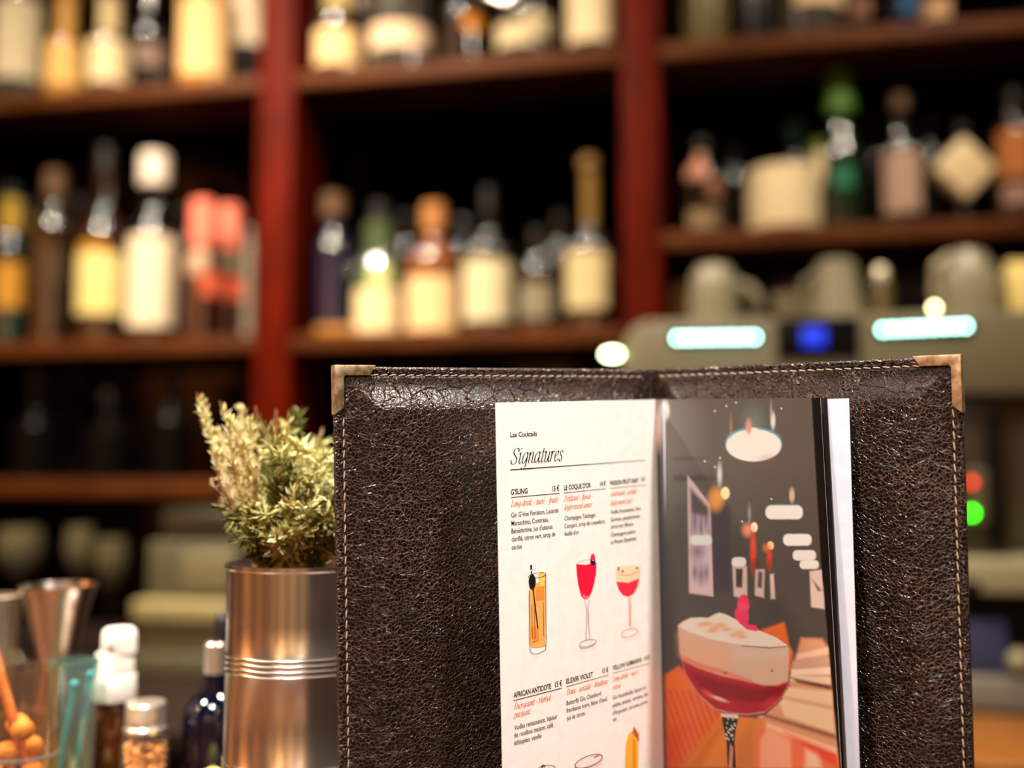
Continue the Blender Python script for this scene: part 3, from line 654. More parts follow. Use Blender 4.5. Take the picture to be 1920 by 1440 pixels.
# seats and tables
poly(q6([(828, 490), (1000, 430), (1035, 600), (1060, 640), (1040, 760), (1000, 780)]), (222, 104, 52), 3)
poly(q6([(1115, 540), (1260, 545), (1300, 600), (1320, 800), (1390, 1440), (720, 1440), (830, 1040), (1030, 900), (1040, 760), (1090, 640)]), (214, 150, 112), 4)
for i, (a, b, c_) in enumerate((((1090, 650), (1310, 600), (230, 190, 160)), ((1060, 705), (1310, 670), (196, 160, 140)), ((1050, 760), (1320, 740), (236, 208, 184)), ((1045, 800), (1320, 810), (234, 200, 170)))): poly(q6([a, b, (b[0], b[1] + 50), (a[0], a[1] + 40)]), c_, 2.5)
poly(q6([(1045, 812), (1325, 872), (1325, 900), (1090, 850)]), (70, 40, 34), 3, .9); poly(q6([(1030, 880), (1330, 910), (1345, 1200), (1000, 1080), (960, 980)]), (232, 194, 158), 3)
poly(q6([(990, 940), (1340, 1010), (1340, 1040), (980, 960)]), (196, 150, 116), 3, .7); poly(q6([(850, 1060), (1350, 1210), (1355, 1240), (860, 1085)]), (96, 52, 36), 4, .8)
poly(q6([(100, 840), (270, 735), (420, 860), (600, 1060), (280, 1440), (100, 1440)]), (224, 104, 50), 3)
hatch = (np.sin((X * 1.0 - Y * .35) / 1.9) * .5 + .5) * np.clip(.5 - sd_poly(q6([(140, 900), (360, 900), (570, 1070), (280, 1420), (150, 1440)])) / 8, 0, 1); lay(hatch * .55, (184, 60, 40))
lay(np.clip(.5 - sd_poly(q6([(100, 1150), (330, 1150), (280, 1440), (100, 1440)])) / 30, 0, 1) * .5, (206, 60, 40))
poly(q6([(280, 1440), (420, 1270), (570, 1070), (700, 1075), (860, 1110), (800, 1440)]), (218, 124, 50), 4); poly(q6([(300, 1440), (570, 1110), (570, 1180), (420, 1440)]), (200, 92, 30), 8, .7)
poly(q6([(660, 1250), (780, 1150), (800, 1440), (660, 1440)]), (196, 110, 60), 8, .7)
poly(q6([(800, 1440), (815, 1200), (880, 1125), (1100, 1200), (1360, 1330), (1390, 1440)]), (232, 112, 78), 3); poly(q6([(830, 1440), (835, 1240), (880, 1165), (1040, 1240), (1050, 1440)]), (240, 160, 124), 4)
poly(q6([(1145, 1440), (1150, 1310), (1230, 1330), (1260, 1440)]), (246, 206, 172), 6, .8); poly(q6([(880, 1125), (1360, 1300), (1365, 1350), (870, 1160)]), (244, 196, 160), 3, .8); poly(q6([(1000, 1190), (1360, 1340), (1370, 1440), (1300, 1400)]), (222, 60, 40), 5, .7)
# the cocktail
G_ = [(262, 455), (300, 425), (350, 402), (420, 398), (470, 402), (520, 375), (550, 365), (600, 380), (700, 430), (820, 488), (940, 535), (1026, 595), (1031, 700), (1025, 850), (985, 950), (870, 1055), (740, 1078), (620, 1066), (520, 1040), (400, 930), (315, 800), (275, 640)]
poly(q6(G_), (208, 170, 146), 1.0)
poly(q6([(262, 455), (300, 425), (350, 402), (420, 398), (470, 402), (520, 375), (550, 365), (600, 380), (700, 430), (820, 488), (940, 535), (1026, 595), (900, 606), (700, 590), (480, 545), (330, 495)]), (226, 210, 194), 1.0)
lay(np.clip(.5 - sd_poly(q6([(268, 520), (500, 580), (640, 620), (600, 760), (400, 720), (285, 660)])) / 22, 0, 1) * .6, (224, 164, 128))
lay(np.clip(.5 - sd_poly(q6([(640, 600), (1025, 615), (1025, 680), (640, 690)])) / 16, 0, 1) * .5, (206, 190, 172))
rng = np.random.default_rng(3)
for xx, yy in ((470, 440), (520, 470), (560, 450), (600, 480), (430, 450), (690, 500), (710, 530), (650, 520), (500, 490)): ell(xx, yy, 30 + 10 * rng.random(), 14, (222, 150, 92), .8, .8, 6)
poly(q6([(286, 690), (400, 745), (560, 800), (700, 830), (860, 868), (950, 868), (1028, 838), (1022, 870), (985, 950), (870, 1050), (740, 1070), (620, 1058), (520, 1032), (400, 925), (315, 795)]), (168, 26, 44), 2.5)
lay(np.clip(.5 - sd_poly(q6([(330, 770), (560, 840), (800, 890), (1000, 880), (960, 960), (800, 990), (560, 960), (420, 880)])) / 10, 0, 1) * .75, (118, 12, 28))
lay(np.clip(.5 - sd_poly(q6([(290, 690), (420, 750), (600, 800), (780, 850), (770, 830), (600, 770), (420, 715), (285, 660)])) / 6, 0, 1) * .7, (222, 84, 70))
ell(545, 960, 60, 12, (236, 180, 160), .5, .9, 6, .35); ell(470, 925, 40, 16, (214, 80, 80), .7, .8, 6, .6); ell(900, 990, 60, 26, (206, 60, 70), .8, .6, 6, -.6); ell(593, 782, 10, 10, (150, 70, 60), .4, .8, 6); ell(915, 768, 9, 9, (140, 80, 60), .4, .8, 6)
poly(q6([(520, 1040), (620, 1062), (740, 1076), (860, 1060), (985, 955), (990, 962), (868, 1072), (740, 1088), (610, 1076)]), (120, 60, 46), .8); poly(q6([(560, 1062), (680, 1070), (678, 1100), (562, 1084)]), (224, 200, 184), 1)
poly(q6([(565, 1088), (680, 1100), (662, 1180), (655, 1260), (664, 1440), (606, 1440), (598, 1250), (575, 1140)]), (40, 34, 30), .8)
for i in range(26): ell(590 + 70 * rng.random(), 1100 + 160 * rng.random(), 6, 5, (222, 214, 200), .5, .9, 6)
poly(q6([(625, 1270), (645, 1300), (640, 1440), (612, 1440)]), (206, 130, 100), 1.5)
poly(q6([(700, 240), (728, 238), (752, 270), (760, 330), (745, 350), (755, 400), (742, 445), (800, 452), (822, 478), (808, 494), (740, 482), (690, 440), (660, 400), (653, 360), (672, 330), (676, 280)]), (228, 52, 96), 1.0); poly(q6([(680, 300), (740, 300), (750, 350), (690, 350)]), (240, 90, 124), 3, .5)
poly(q6([(818, 452), (830, 480), (826, 482), (812, 456)]), (60, 30, 30), .8); poly(q6([(700, 590), (900, 604), (1026, 594), (1026, 600), (900, 612), (700, 597)]), (120, 90, 74), .7)
# gutter: a darker strip with pale streaks, then the dark margin at the outer edge
(gx0, _), (gx1, _) = q5([(112, 0), (185, 0)])
lay(np.clip((gx1 - X + (Y - 750) * .017) / 8, 0, 1) * .9, (66, 60, 66)); ell(150, 330, 34, 170, (220, 186, 176), .6, .95); ell(205, 215, 34, 80, (228, 222, 214), .35)
edge = np.interp(Y, [745, 1050, 1240, 1440], [1521, 1538, 1555, 1573])
lay(np.clip((X - edge) / 1.5, 0, 1), (9, 8, 8))
for (x_, y_) in ((785, 152), (706, 180), (612, 220), (655, 605), (530, 632), (614, 680), (1075, 940), (836, 1126), (1156, 200)): ell(x_, y_, 6, 6, (240, 238, 232), .5)
bm = bmesh.new(); vs = [bm.verts.new(p) for p in Pts]
for j in range(nv):
    for i in range(nu):
        k = j * (nu + 1) + i; bm.faces.new((vs[k], vs[k + nu + 1], vs[k + nu + 2], vs[k + 1]))
me = bpy.data.meshes.new('photo_print'); bm.to_mesh(me); bm.free()
ca = me.color_attributes.new('ink', 'FLOAT_COLOR', 'POINT'); buf = np.ones((len(Pts), 4), np.float32); buf[:, :3] = col * 0.69; ca.data.foreach_set('color', buf.ravel())
rpo = obj('photo_page', sheet(lambda u, v, h: right_page(u, v, h - 0.00015), 40, 20, VM), paper, book, label='glossy page with a photograph of a pink cocktail')
obj('photo_print', me, print_mat(), rpo, label='printed photograph of a foamy pink cocktail in a bar')
dark = mat('black_page_edge', (10, 9, 9), 0.35)
obj('leaf', sheet(lambda u, v, h: right_page(u, v + 0.0003, h - 0.0012 - 0.001 * u, 0.0028 - 0.0026 * v / VM), 24, 8, VM), dark, book, label='black leaf behind the photo page')
# loose white sheet behind, against the cover
w1 = abc(1592, 747, 0.624); w2 = abc(1612, 1440, 0.606)
def white_sheet(u, v, h=0.0):
    k = v / (w1[1] - w2[1]); a1 = w1[0] + (w2[0] - w1[0]) * k; a = Gp[0] + 0.004 + (a1 - Gp[0] - 0.004) * u; c1 = w1[2] + (w2[2] - w1[2]) * k; c = 0.7065 + (c1 - 0.7065) * u
    return M(a, w1[1] - v, c - h)
obj('loose_sheet', sheet(white_sheet, 20, 20, VM), paper2, book, label='plain white sheet behind the photo page')

#==BAR ITEMS==
# ------------------------------------------------------------------ bottles and jars on the back bar
def dk(name, rgb, rough=0.12):
    m = mat(name, rgb, rough, spec=1.0); m.node_tree.nodes['Principled BSDF'].inputs['IOR'].default_value = 1.62; return m
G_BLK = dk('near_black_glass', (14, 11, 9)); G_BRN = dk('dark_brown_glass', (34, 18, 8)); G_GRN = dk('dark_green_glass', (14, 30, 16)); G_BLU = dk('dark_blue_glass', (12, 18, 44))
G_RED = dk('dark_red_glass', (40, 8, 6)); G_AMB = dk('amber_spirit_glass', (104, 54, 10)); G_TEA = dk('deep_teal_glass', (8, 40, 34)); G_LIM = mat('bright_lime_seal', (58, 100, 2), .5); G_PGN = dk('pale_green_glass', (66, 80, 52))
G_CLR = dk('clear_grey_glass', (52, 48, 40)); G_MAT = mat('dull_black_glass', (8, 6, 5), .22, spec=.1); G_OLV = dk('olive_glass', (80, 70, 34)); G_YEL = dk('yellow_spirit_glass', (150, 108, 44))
def lab(rgb):  # also colours the patches that paint a glint on the glass
    k = 0.84; n_ = 'label_%d_%d_%d' % rgb; rgb = tuple(int(x * k) for x in rgb)
    return mat(n_, rgb, 0.7, spec=0.2, noise=tuple(max(0, int(x * .93)) for x in rgb), nscale=90)
CORK = mat('tan_cork', (150, 96, 40), 0.7); CORD = mat('dark_cork', (78, 50, 18), 0.7); GOLD = mat('gold_foil', (120, 88, 34), 0.45); CORAL = mat('coral_wax', (226, 116, 92), 0.5); BLKCAP = mat('black_cap', (16, 14, 13), 0.4); WHCAP = mat('white_cap', (206, 192, 176), 0.4); YELF = mat('yellow_foil', (190, 150, 50), 0.4); GRYCAP = mat('grey_cap', (110, 104, 96), 0.35)
def bottle(cx, zs, w, ysh, yneck, ytop, nw, gm, label, group, cap=None, labs_and_glints=(), v=0.075, name='bottle', foot=1.0):
    """cap = (y of its lower edge, material, width px); labs = [(x0, x1, y0, y1, material)] all in photo pixels at the bottle's own distance."""
    p = shelf_pt(cx, 400, v); sc = (p - CAM).dot(Fv) / FPX; z = lambda y: shelf_pt(cx, y, v).z - zs
    R = w * sc / 2; nr = nw * sc / 2; h, hn, ht = z(ysh), z(yneck), z(ytop); base = Vector((p.x, p.y, zs + .0004))
    o = thing(name, label, 'bottle', base, group)
    pr_ = [(R * .55, 0.003), (R * .97 * foot, 0), (R * foot, .0008), (R, .0065), (R, h * .5), (R, h - .006), (R, h - .003)]
    for k in range(1, 7):
        t = k / 6; e = .5 - .5 * math.cos(PI * t); pr_.append((R + (nr - R) * e, h + (hn - h) * t))
    ct = z(cap[0]) if cap else ht
    pr_ += [(nr, ct), (nr * .6, ct + .0005)]
    bm = bmesh.new(); lathe(bm, pr_, 28, base); obj('glass_body', bm, gm, o)
    if cap:
        cr = cap[2] * sc / 2; bm = bmesh.new(); lathe(bm, [(cr * .9, ct), (cr, ct + .002), (cr, ht - .003), (cr * .85, ht)], 20, base); obj('cap', bm, cap[1], o)
    ac = math.atan2(-p.y, -p.x)
    def rad(zz):
        for (r0, z0), (r1, z1) in zip(pr_[1:], pr_[2:]):
            if z0 <= zz <= z1: return r0 + (r1 - r0) * (zz - z0) / max(z1 - z0, 1e-6)
        return nr
    for x0, x1, y0, y1, m in labs_and_glints:
        zb, zt = max(0.004, z(y1)), z(y0); bm = bmesh.new(); n = 8
        pf = [(rad(zb + (zt - zb) * k / n) + .0007, zb + (zt - zb) * k / n) for k in range(n + 1)]
        rm = max(r for r, _ in pf); q = lambda x: math.asin(max(-.97, min(.97, (x - cx) * sc / rm)))
        lathe(bm, pf, 16, base, a0=ac + q(x0), a1=ac + q(x1)); obj('label', bm, m, o)  # paper labels, and a few patches of painted glint
    return o
GT = 'bottles on the top shelf'; GL = 'bottles on the lower left shelf'; GM = 'bottles on the middle bay lower shelf'; GR = 'bottles on the short right shelf'; GB = 'dark bottles on the bottom left shelf'
bottle(24, ZS1, 104, 5, -50, -110, 34, G_CLR, 'big clear bottle with a tall grey cream label, leftmost on the top shelf', GT, (-80, GRYCAP, 38), [(-20, 62, 18, 162, lab((216, 200, 164)))])
bottle(114, ZS1, 74, 88, 72, -110, 36, G_YEL, 'amber cream bottle with a long yellow neck, beside the big grey label', GT, (-70, CORK, 40), [(80, 150, 92, 168, lab((246, 196, 112))), (98, 132, 5, 70, lab((226, 172, 90)))])
bottle(196, ZS1, 78, 84, 68, -100, 42, G_CLR, 'cream white bottle with a long pale neck on the top left shelf', GT, (-60, WHCAP, 46), [(160, 232, 88, 164, lab((252, 222, 170))), (178, 214, 2, 68, lab((240, 212, 156)))])
bottle(272, ZS1, 76, 70, 30, -80, 28, G_BLK, 'dark squat bottle with a small mauve label on the top left shelf', GT, (-50, BLKCAP, 32), [(248, 304, 96, 136, lab((140, 112, 100)))])
bottle(376, ZS1, 96, -2, -50, -110, 34, G_YEL, 'bottle with a big golden yellow label on the top left shelf', GT, (-80, GOLD, 38), [(330, 422, 14, 152, lab((255, 206, 140)))])
bottle(456, ZS1, 70, -20, -60, -130, 32, G_BLK, 'black bottle with a bright white label beside the left red post', GT, (-95, BLKCAP, 36), [(416, 492, -15, 94, lab((255, 232, 196)))], v=0.182)
bottle(630, ZS1, 94, 50, 10, -100, 56, G_BRN, 'short round bottle with a small glowing peach label on the top middle shelf', GT, (-60, CORK, 50), [(587, 673, 70, 134, lab((255, 214, 150))), (600, 658, -25, 28, lab((196, 176, 110)))])
bottle(748, ZS1, 126, -20, -50, -110, 60, G_CLR, 'wide clear bottle with a low pinkish label on the top middle shelf', GT, (-80, BLKCAP, 62), [(692, 806, 66, 110, lab((250, 214, 176)))])
bottle(868, ZS1, 86, 30, 0, -110, 30, G_BRN, 'dark brown bottle with a painted amber glint on the top middle shelf', GT, (-70, GOLD, 34), [(868, 905, 44, 72, lab((240, 150, 20)))])  # the amber patch is a glint painted on the glass
bottle(984, ZS1, 118, 30, -10, -100, 36, G_BLK, 'black bottle with a slanting cream label on the top middle shelf', GT, (-60, BLKCAP, 40), [(932, 1000, 62, 104, lab((226, 206, 160))), (985, 1034, 46, 88, lab((226, 206, 160)))])
bottle(1112, ZS1, 98, -20, -60, -130, 34, G_BLK, 'black bottle with a tall cream label beside the right red post', GT, (-95, BLKCAP, 38), [(1066, 1158, -15, 92, lab((250, 226, 178)))])
bottle(1330, ZS1, 86, -30, -60, -120, 40, G_OLV, 'greyish clear bottle, first on the top right shelf', GT, (-90, GRYCAP, 42))
bottle(1424, ZS1, 62, -10, -40, -110, 28, G_BLK, 'slim dark bottle without a label on the top right shelf', GT, (-80, BLKCAP, 30))
bottle(1526, ZS1, 128, -40, -70, -130, 46, G_CLR, 'broad grey bottle with a white label high on the top right shelf', GT, (-100, WHCAP, 48), [(1500, 1596, -25, 30, lab((250, 216, 160)))])
bottle(1622, ZS1, 50, -20, -50, -110, 24, G_BRN, 'slim brown bottle with a rosy label on the top right shelf', GT, (-80, BLKCAP, 26), [(1602, 1642, 6, 38, lab((150, 104, 84)))])
bottle(1704, ZS1, 60, -10, -50, -110, 26, G_BLU, 'dark blue bottle on the top right shelf', GT, (-80, BLKCAP, 28), [(1700, 1730, 4, 32, lab((40, 110, 150)))])  # the blue patch paints a glint, no paper label
bottle(1768, ZS1, 64, -20, -50, -110, 28, G_BLK, 'dark bottle with a small peach label, last on the top right shelf', GT, (-80, BLKCAP, 30), [(1740, 1792, 8, 44, lab((222, 178, 130)))])
# lower left shelf
bottle(22, ZS2, 58, 470, 440, 350, 34, G_TEA, 'teal bottle with a yellow neck and amber label, leftmost on the lower shelf', GL, (358, BLKCAP, 34), [(-2, 45, 496, 580, lab((214, 150, 50))), (8, 38, 375, 436, lab((196, 160, 60)))])
bottle(102, ZS2, 84, 430, 385, 322, 34, G_BRN, 'dark brown bottle with a cork stopper on the lower left shelf', GL, (372, CORD, 40), [(84, 118, 470, 540, lab((74, 54, 30)))])
bottle(196, ZS2, 96, 440, 390, 276, 32, G_BRN, 'tall necked bottle with a yellow green label on the lower left shelf', GL, (330, BLKCAP, 34), [(152, 240, 482, 594, lab((240, 220, 140))), (155, 205, 464, 482, lab((200, 140, 40)))])
bottle(288, ZS2, 88, 440, 395, 290, 36, G_BLK, 'black bottle with a round white stopper and long white label', GL, (350, WHCAP, 54), [(246, 328, 450, 616, lab((255, 232, 196)))])
bottle(382, ZS2, 72, 500, 465, 378, 36, G_RED, 'dark red bottle with a coral wax cap, the taller of the pair', GL, (462, CORAL, 46), [(352, 392, 470, 520, lab((190, 150, 120))), (380, 416, 515, 558, lab((232, 100, 66)))], v=0.045)
bottle(432, ZS2, 70, 510, 475, 388, 34, G_RED, 'dark red bottle with a coral wax cap, the shorter of the pair beside the post', GL, (472, CORAL, 42), [(410, 452, 478, 512, lab((120, 110, 84))), (420, 462, 526, 566, lab((222, 90, 54)))], v=0.155)
bottle(469, ZS2, 20, 470, 450, 428, 12, dk('pale_vial_glass', (120, 112, 98)), 'slim pale vial on the lower shelf, right against the left red post', GL, (446, GRYCAP, 13), v=0.03, name='vial')
# middle bay
bottle(626, ZS2, 62, 470, 430, 366, 30, G_BLU, 'dark blue bottle with an amber stopper on the middle lower shelf', GM, (410, CORD, 44), v=0.09)
bottle(664, ZS2, 42, 510, 490, 440, 22, G_BRN, 'small brown bottle squeezed behind the pale green one', GM, (460, BLKCAP, 24), [(648, 682, 535, 612, lab((110, 56, 14)))], v=0.19)
bottle(712, ZS2, 92, 540, 470, 380, 52, G_PGN, 'pale green bottle with a low cream label on the middle lower shelf', GM, (420, BLKCAP, 36), [(668, 756, 548, 626, lab((255, 232, 178))), (692, 732, 500, 548, lab((196, 200, 130)))])
bottle(814, ZS2, 104, 490, 450, 384, 36, G_AMB, 'amber whisky bottle with a peach label and tan stopper', GM, (436, CORK, 46), [(764, 856, 526, 628, lab((255, 214, 156)))])
bottle(915, ZS2, 98, 470, 440, 352, 36, G_BLK, 'dark bottle with a square white label on the middle lower shelf', GM, (400, BLKCAP, 26), [(870, 960, 495, 606, lab((236, 220, 176)))])
bottle(1008, ZS2, 78, 510, 480, 430, 38, G_BLK, 'small dark bottle with a grey label on the middle lower shelf', GM, (455, BLKCAP, 34), [(976, 1036, 538, 600, lab((150, 140, 112)))])
bottle(1105, ZS2, 100, 470, 430, 296, 34, G_BRN, 'tall golden necked bottle with a cream label beside the right red post', GM, (318, GOLD, 36), [(1062, 1136, 480, 584, lab((226, 204, 150))), (1094, 1120, 325, 425, lab((140, 104, 40))), (1140, 1153, 488, 524, lab((230, 150, 20)))])  # last amber patch at the right is a painted glint
# short right shelf
bottle(1318, ZR, 76, 330, 300, 262, 30, G_BLK, 'small dark bottle with scattered pink patches, first on the short right shelf', GR, (280, BLKCAP, 32), [(1288, 1326, 290, 344, lab((190, 130, 104))), (1328, 1352, 340, 376, lab((160, 110, 84))), (1292, 1345, 402, 434, lab((150, 124, 88)))])  # three pinkish patches on the dark body
bottle(1580, ZR, 72, 300, 235, 136, 40, G_GRN, 'tall green bottle with a bright lime seal on the short right shelf', GR, (214, G_LIM, 54), [(1566, 1600, 320, 360, lab((40, 120, 90)))], v=0.11)  # the small teal patch paints a glint on the green glass
bottle(1692, ZR, 78, 285, 255, 180, 28, G_BLK, 'dark bottle with a mauve grey label on the short right shelf', GR, (210, CORD, 32), [(1660, 1726, 292, 404, lab((190, 158, 136)))])
bottle(1905, ZR, 84, 250, 225, 170, 34, G_BRN, 'bottle with a round orange label, last on the short right shelf', GR, (200, BLKCAP, 36), [(1878, 1936, 254, 342, lab((196, 120, 60))), (1884, 1936, 356, 390, lab((176, 140, 120)))])
# white jug and diamond flask
p = shelf_pt(1470, 400, 0.08); sc = (p - CAM).dot(Fv) / FPX; hz = lambda y: shelf_pt(1470, y, 0.08).z - ZR
jg = thing('water_jug', 'white ceramic jug with an upright spout on the short right shelf', 'jug', Vector((p.x, p.y, ZR)))
CER = mat('cream_ceramic', (190, 172, 136), 0.45)
bm = bmesh.new(); R = 66 * sc; H = hz(322); b0 = Vector((p.x, p.y, ZR + .0004))
lathe(bm, [(R * .55, .002), (R * .9, 0), (R, .008), (R * 1.02, H * .5), (R * .98, H), (R * .9, H), (R * .88, .012), (R * .3, .010)], 32, b0, cap0=True); obj('jug_body', bm, CER, jg)
bm = bmesh.new(); tube(bm, [b0 + Vector((R * .80, -R * .3, H * .72)), b0 + Vector((R * .92, -R * .3, H * .95)), b0 + Vector((R * .98, -R * .32, hz(292)))], [.017, .015, .012], 12); obj('spout', bm, CER, jg)
bm = bmesh.new(); tube(bm, [b0 + Vector((-R * .2, R * .88, H * .85)), b0 + Vector((-R * .3, R * 1.2, H * .75)), b0 + Vector((-R * .3, R * 1.2, H * .4)), b0 + Vector((-R * .2, R * .92, H * .25))], .006, 8); obj('handle', bm, CER, jg)
p = shelf_pt(1807, 400, 0.06); sc = (p - CAM).dot(Fv) / FPX; hz = lambda y: shelf_pt(1807, y, 0.06).z
fl = thing('diamond_flask', 'cream diamond shaped flask standing on its corner on the short right shelf', 'bottle', Vector((p.x, p.y, ZR)))
bm = bmesh.new(); cz = hz(320); hw = 60 * sc
out = [(0, -hw * 1.07), (hw, 0), (0, hw * 1.07), (-hw, 0)]
f1 = [bm.verts.new(Vector((p.x, p.y - .022, cz)) + Vector((a, 0, b))) for a, b in out]; f2 = [bm.verts.new(Vector((p.x, p.y + .022, cz)) + Vector((a, 0, b))) for a, b in out]
bm.faces.new(f1); bm.faces.new(list(reversed(f2)))
for i in range(4): bm.faces.new((f1[(i + 1) % 4], f1[i], f2[i], f2[(i + 1) % 4]))
bmesh.ops.recalc_face_normals(bm, faces=bm.faces); bmesh.ops.bevel(bm, geom=list(bm.edges), offset=.010, segments=4, profile=.5, affect='EDGES'); obj('flask_body', bm, mat('cream_flask', (196, 176, 136), 0.4), fl)
bm = bmesh.new(); lathe(bm, [(.03, ZR + .0004), (.03, ZR + .006), (.012, ZR + .012), (.012, cz - hw * .9)], 20, Vector((p.x, p.y, 0))); obj('foot', bm, BLKCAP, fl)
bm = bmesh.new(); lathe(bm, [(.011, cz + hw * .95), (.011, cz + hw * 1.2), (.016, cz + hw * 1.2), (.016, cz + hw * 1.45), (.008, cz + hw * 1.5)], 20, Vector((p.x, p.y, 0))); obj('stopper', bm, BLKCAP, fl)
# little lime cap by the jug's spout, and a teal cap coloured for a faint glow
for cx, zt, w, m, lb, v in ((1540, 262, 34, mat('lime_cap', (120, 146, 12), 0.4), 'slim bottle with a lime cap just behind the jug spout', 0.195), (1494, 232, 40, mat('teal_glow_cap', (14, 84, 86), 0.5), 'slim bottle with a cap coloured as a teal glow behind the white jug', 0.19)):
    bottle(cx, ZR, w * .9, zt + 90, zt + 60, zt, w * .5, G_BLK, lb, GR, (zt + 36, m, w), v=v)
# gold box on the shelf edge and dark bottles below
p = shelf_pt(628, 630, 0.03); s_ = (p - CAM).dot(Fv) / FPX
bm = bmesh.new(); hh = shelf_pt(628, 612, 0.03).z - ZS2
box(bm, -36 * s_, 36 * s_, -.015, .015, 0, hh, lambda q: Vector((p.x + q.x, p.y + q.y - q.x * .2, ZS2 + .0004 + q.z)), bev=.003)
tag(obj('gold_tin', bm, mat('golden_tin', (150, 100, 24), 0.4), loc=(p.x, p.y, ZS2)), 'flat golden tin at the front edge of the middle lower shelf', 'tin')
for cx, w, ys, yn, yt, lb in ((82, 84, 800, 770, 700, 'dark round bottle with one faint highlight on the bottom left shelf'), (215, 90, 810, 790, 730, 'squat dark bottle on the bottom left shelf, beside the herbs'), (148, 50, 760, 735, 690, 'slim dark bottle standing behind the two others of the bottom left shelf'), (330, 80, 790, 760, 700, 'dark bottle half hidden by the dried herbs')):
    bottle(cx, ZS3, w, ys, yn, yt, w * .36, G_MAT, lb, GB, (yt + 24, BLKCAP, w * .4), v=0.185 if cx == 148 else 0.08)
GD = 'dark bottles in the second row'
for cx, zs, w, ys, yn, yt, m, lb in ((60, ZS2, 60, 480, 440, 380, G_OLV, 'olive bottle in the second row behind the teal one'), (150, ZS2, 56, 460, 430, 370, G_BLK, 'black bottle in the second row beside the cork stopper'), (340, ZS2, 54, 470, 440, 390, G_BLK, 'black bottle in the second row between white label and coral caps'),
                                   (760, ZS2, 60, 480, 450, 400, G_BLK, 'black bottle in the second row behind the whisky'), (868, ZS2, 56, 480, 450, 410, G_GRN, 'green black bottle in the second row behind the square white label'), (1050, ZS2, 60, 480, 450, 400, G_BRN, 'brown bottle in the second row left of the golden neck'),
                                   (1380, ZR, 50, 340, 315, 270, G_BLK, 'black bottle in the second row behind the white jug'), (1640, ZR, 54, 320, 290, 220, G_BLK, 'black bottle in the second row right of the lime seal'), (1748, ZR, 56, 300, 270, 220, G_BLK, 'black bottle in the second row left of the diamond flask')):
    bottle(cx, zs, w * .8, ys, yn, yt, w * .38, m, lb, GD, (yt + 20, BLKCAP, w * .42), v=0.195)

# ------------------------------------------------------------------ coffee machine
def uz(px, py, v): q = uvz(shelf_pt(px, py, v)); return q[0], q[2]
steel = mat('painted_grey_steel', (112, 105, 80), 0.42, metal=0.0, spec=0.5); steel2 = mat('pale_grey_steel', (152, 143, 110), 0.4); dkm = mat('machine_black', (9, 8, 8), 0.4, spec=.08)
VF = -0.40
em = thing('espresso_machine', 'large grey espresso machine with two glowing light strips behind the menu', 'coffee machine', from_uvz(uz(1500, 1330, VF)[0], -0.2, ZB), rotz=-TH)
def ubox(bm, x0, x1, y0, y1, v0, v1, bev=0.004, ref=None, zmin=None):
    r = ref if ref is not None else v0
    a, zt = uz(x0, y0, r); b, _ = uz(x1, y0, r); zt = uz((x0 + x1) / 2, y0, r)[1]; zb = uz((x0 + x1) / 2, y1, r)[1]
    if zmin is not None: zb = zmin
    return box(bm, a, b, v0, v1, zb, zt, fr, bev)
def prism(bm, pts, v0, v1, bev=0.0):
    a = [bm.verts.new(from_uvz(u, v0, z)) for u, z in pts]; b = [bm.verts.new(from_uvz(u, v1, z)) for u, z in pts]
    bm.faces.new(a); bm.faces.new(list(reversed(b)))
    for i in range(len(pts)):
        j = (i + 1) % len(pts); bm.faces.new((a[j], a[i], b[i], b[j]))
    bmesh.ops.recalc_face_normals(bm, faces=bm.faces)
    if bev: bmesh.ops.bevel(bm, geom=list(bm.edges), offset=bev, segments=3, profile=.5, affect='EDGES')
u0, zt = uz(1165, 600, VF); zt = uz(1330, 598, VF)[1]; zb_ = uz(1330, 745, VF)[1]; u1 = uz(1215, 600, VF)[0]; ur = uz(2080, 600, VF)[0]; zl = uz(1165, 668, VF)[1]
bm = bmesh.new(); prism(bm, [(u0, zb_), (u0, zl), (u0 + (u1 - u0) * .12, zl + (zt - zl) * .5), (u0 + (u1 - u0) * .45, zl + (zt - zl) * .85), (u1, zt), (ur, zt), (ur, zb_)], VF, -0.06, .004); obj('housing', bm, steel, em)
zdt = uz(1850, 1050, VF - .05)[1]
bm = bmesh.new(); box(bm, u0 + .03, ur - .02, -0.28, -0.07, zdt - .002, zb_, fr, .003); obj('back_panel', bm, steel, em)
bm = bmesh.new(); box(bm, u0 + .01, ur, VF - .05, -0.07, zdt - .055, zdt, fr, .006); obj('drip_tray', bm, steel2, em)
ztr = uz(1850, 1270, VF - .05)[1]
bm = bmesh.new(); box(bm, u0 + .01, ur, VF - .05, -0.07, ZB + .010, ztr, fr, .006); obj('base_plate', bm, mat('base_grey', (118, 114, 100), 0.4), em)
bm = bmesh.new(); box(bm, u0 + .04, ur - .03, VF - .02, -0.09, ztr, zdt - .055, fr); obj('plinth', bm, dkm, em)
for uu in (u0 + .06, ur - .08):
    for vv in (VF + .01, -.12):
        bm = bmesh.new(); lathe(bm, [(.018, ZB + .0004), (.02, ZB + .004), (.016, ZB + .0105)], 16, f=lambda q, uu=uu, vv=vv: from_uvz(uu + q.x, vv + q.y, q.z)); obj('foot', bm, dkm, em)
bm = bmesh.new(); ubox(bm, 1455, 1612, 594, 672, VF - .006, VF + .02, .003); dsp = obj('display_panel', bm, dkm, em)
bm = bmesh.new(); ubox(bm, 1504, 1548, 614, 648, VF - .008, VF - .004, .001); obj('blue_screen', bm, mat('blue_screen_glow', (10, 40, 160), 0.4, emit=((8, 52, 225), 1.1)), dsp)
LEDM = mat('cyan_white_leds', (220, 255, 250), 0.4, emit=((168, 255, 236), 20))
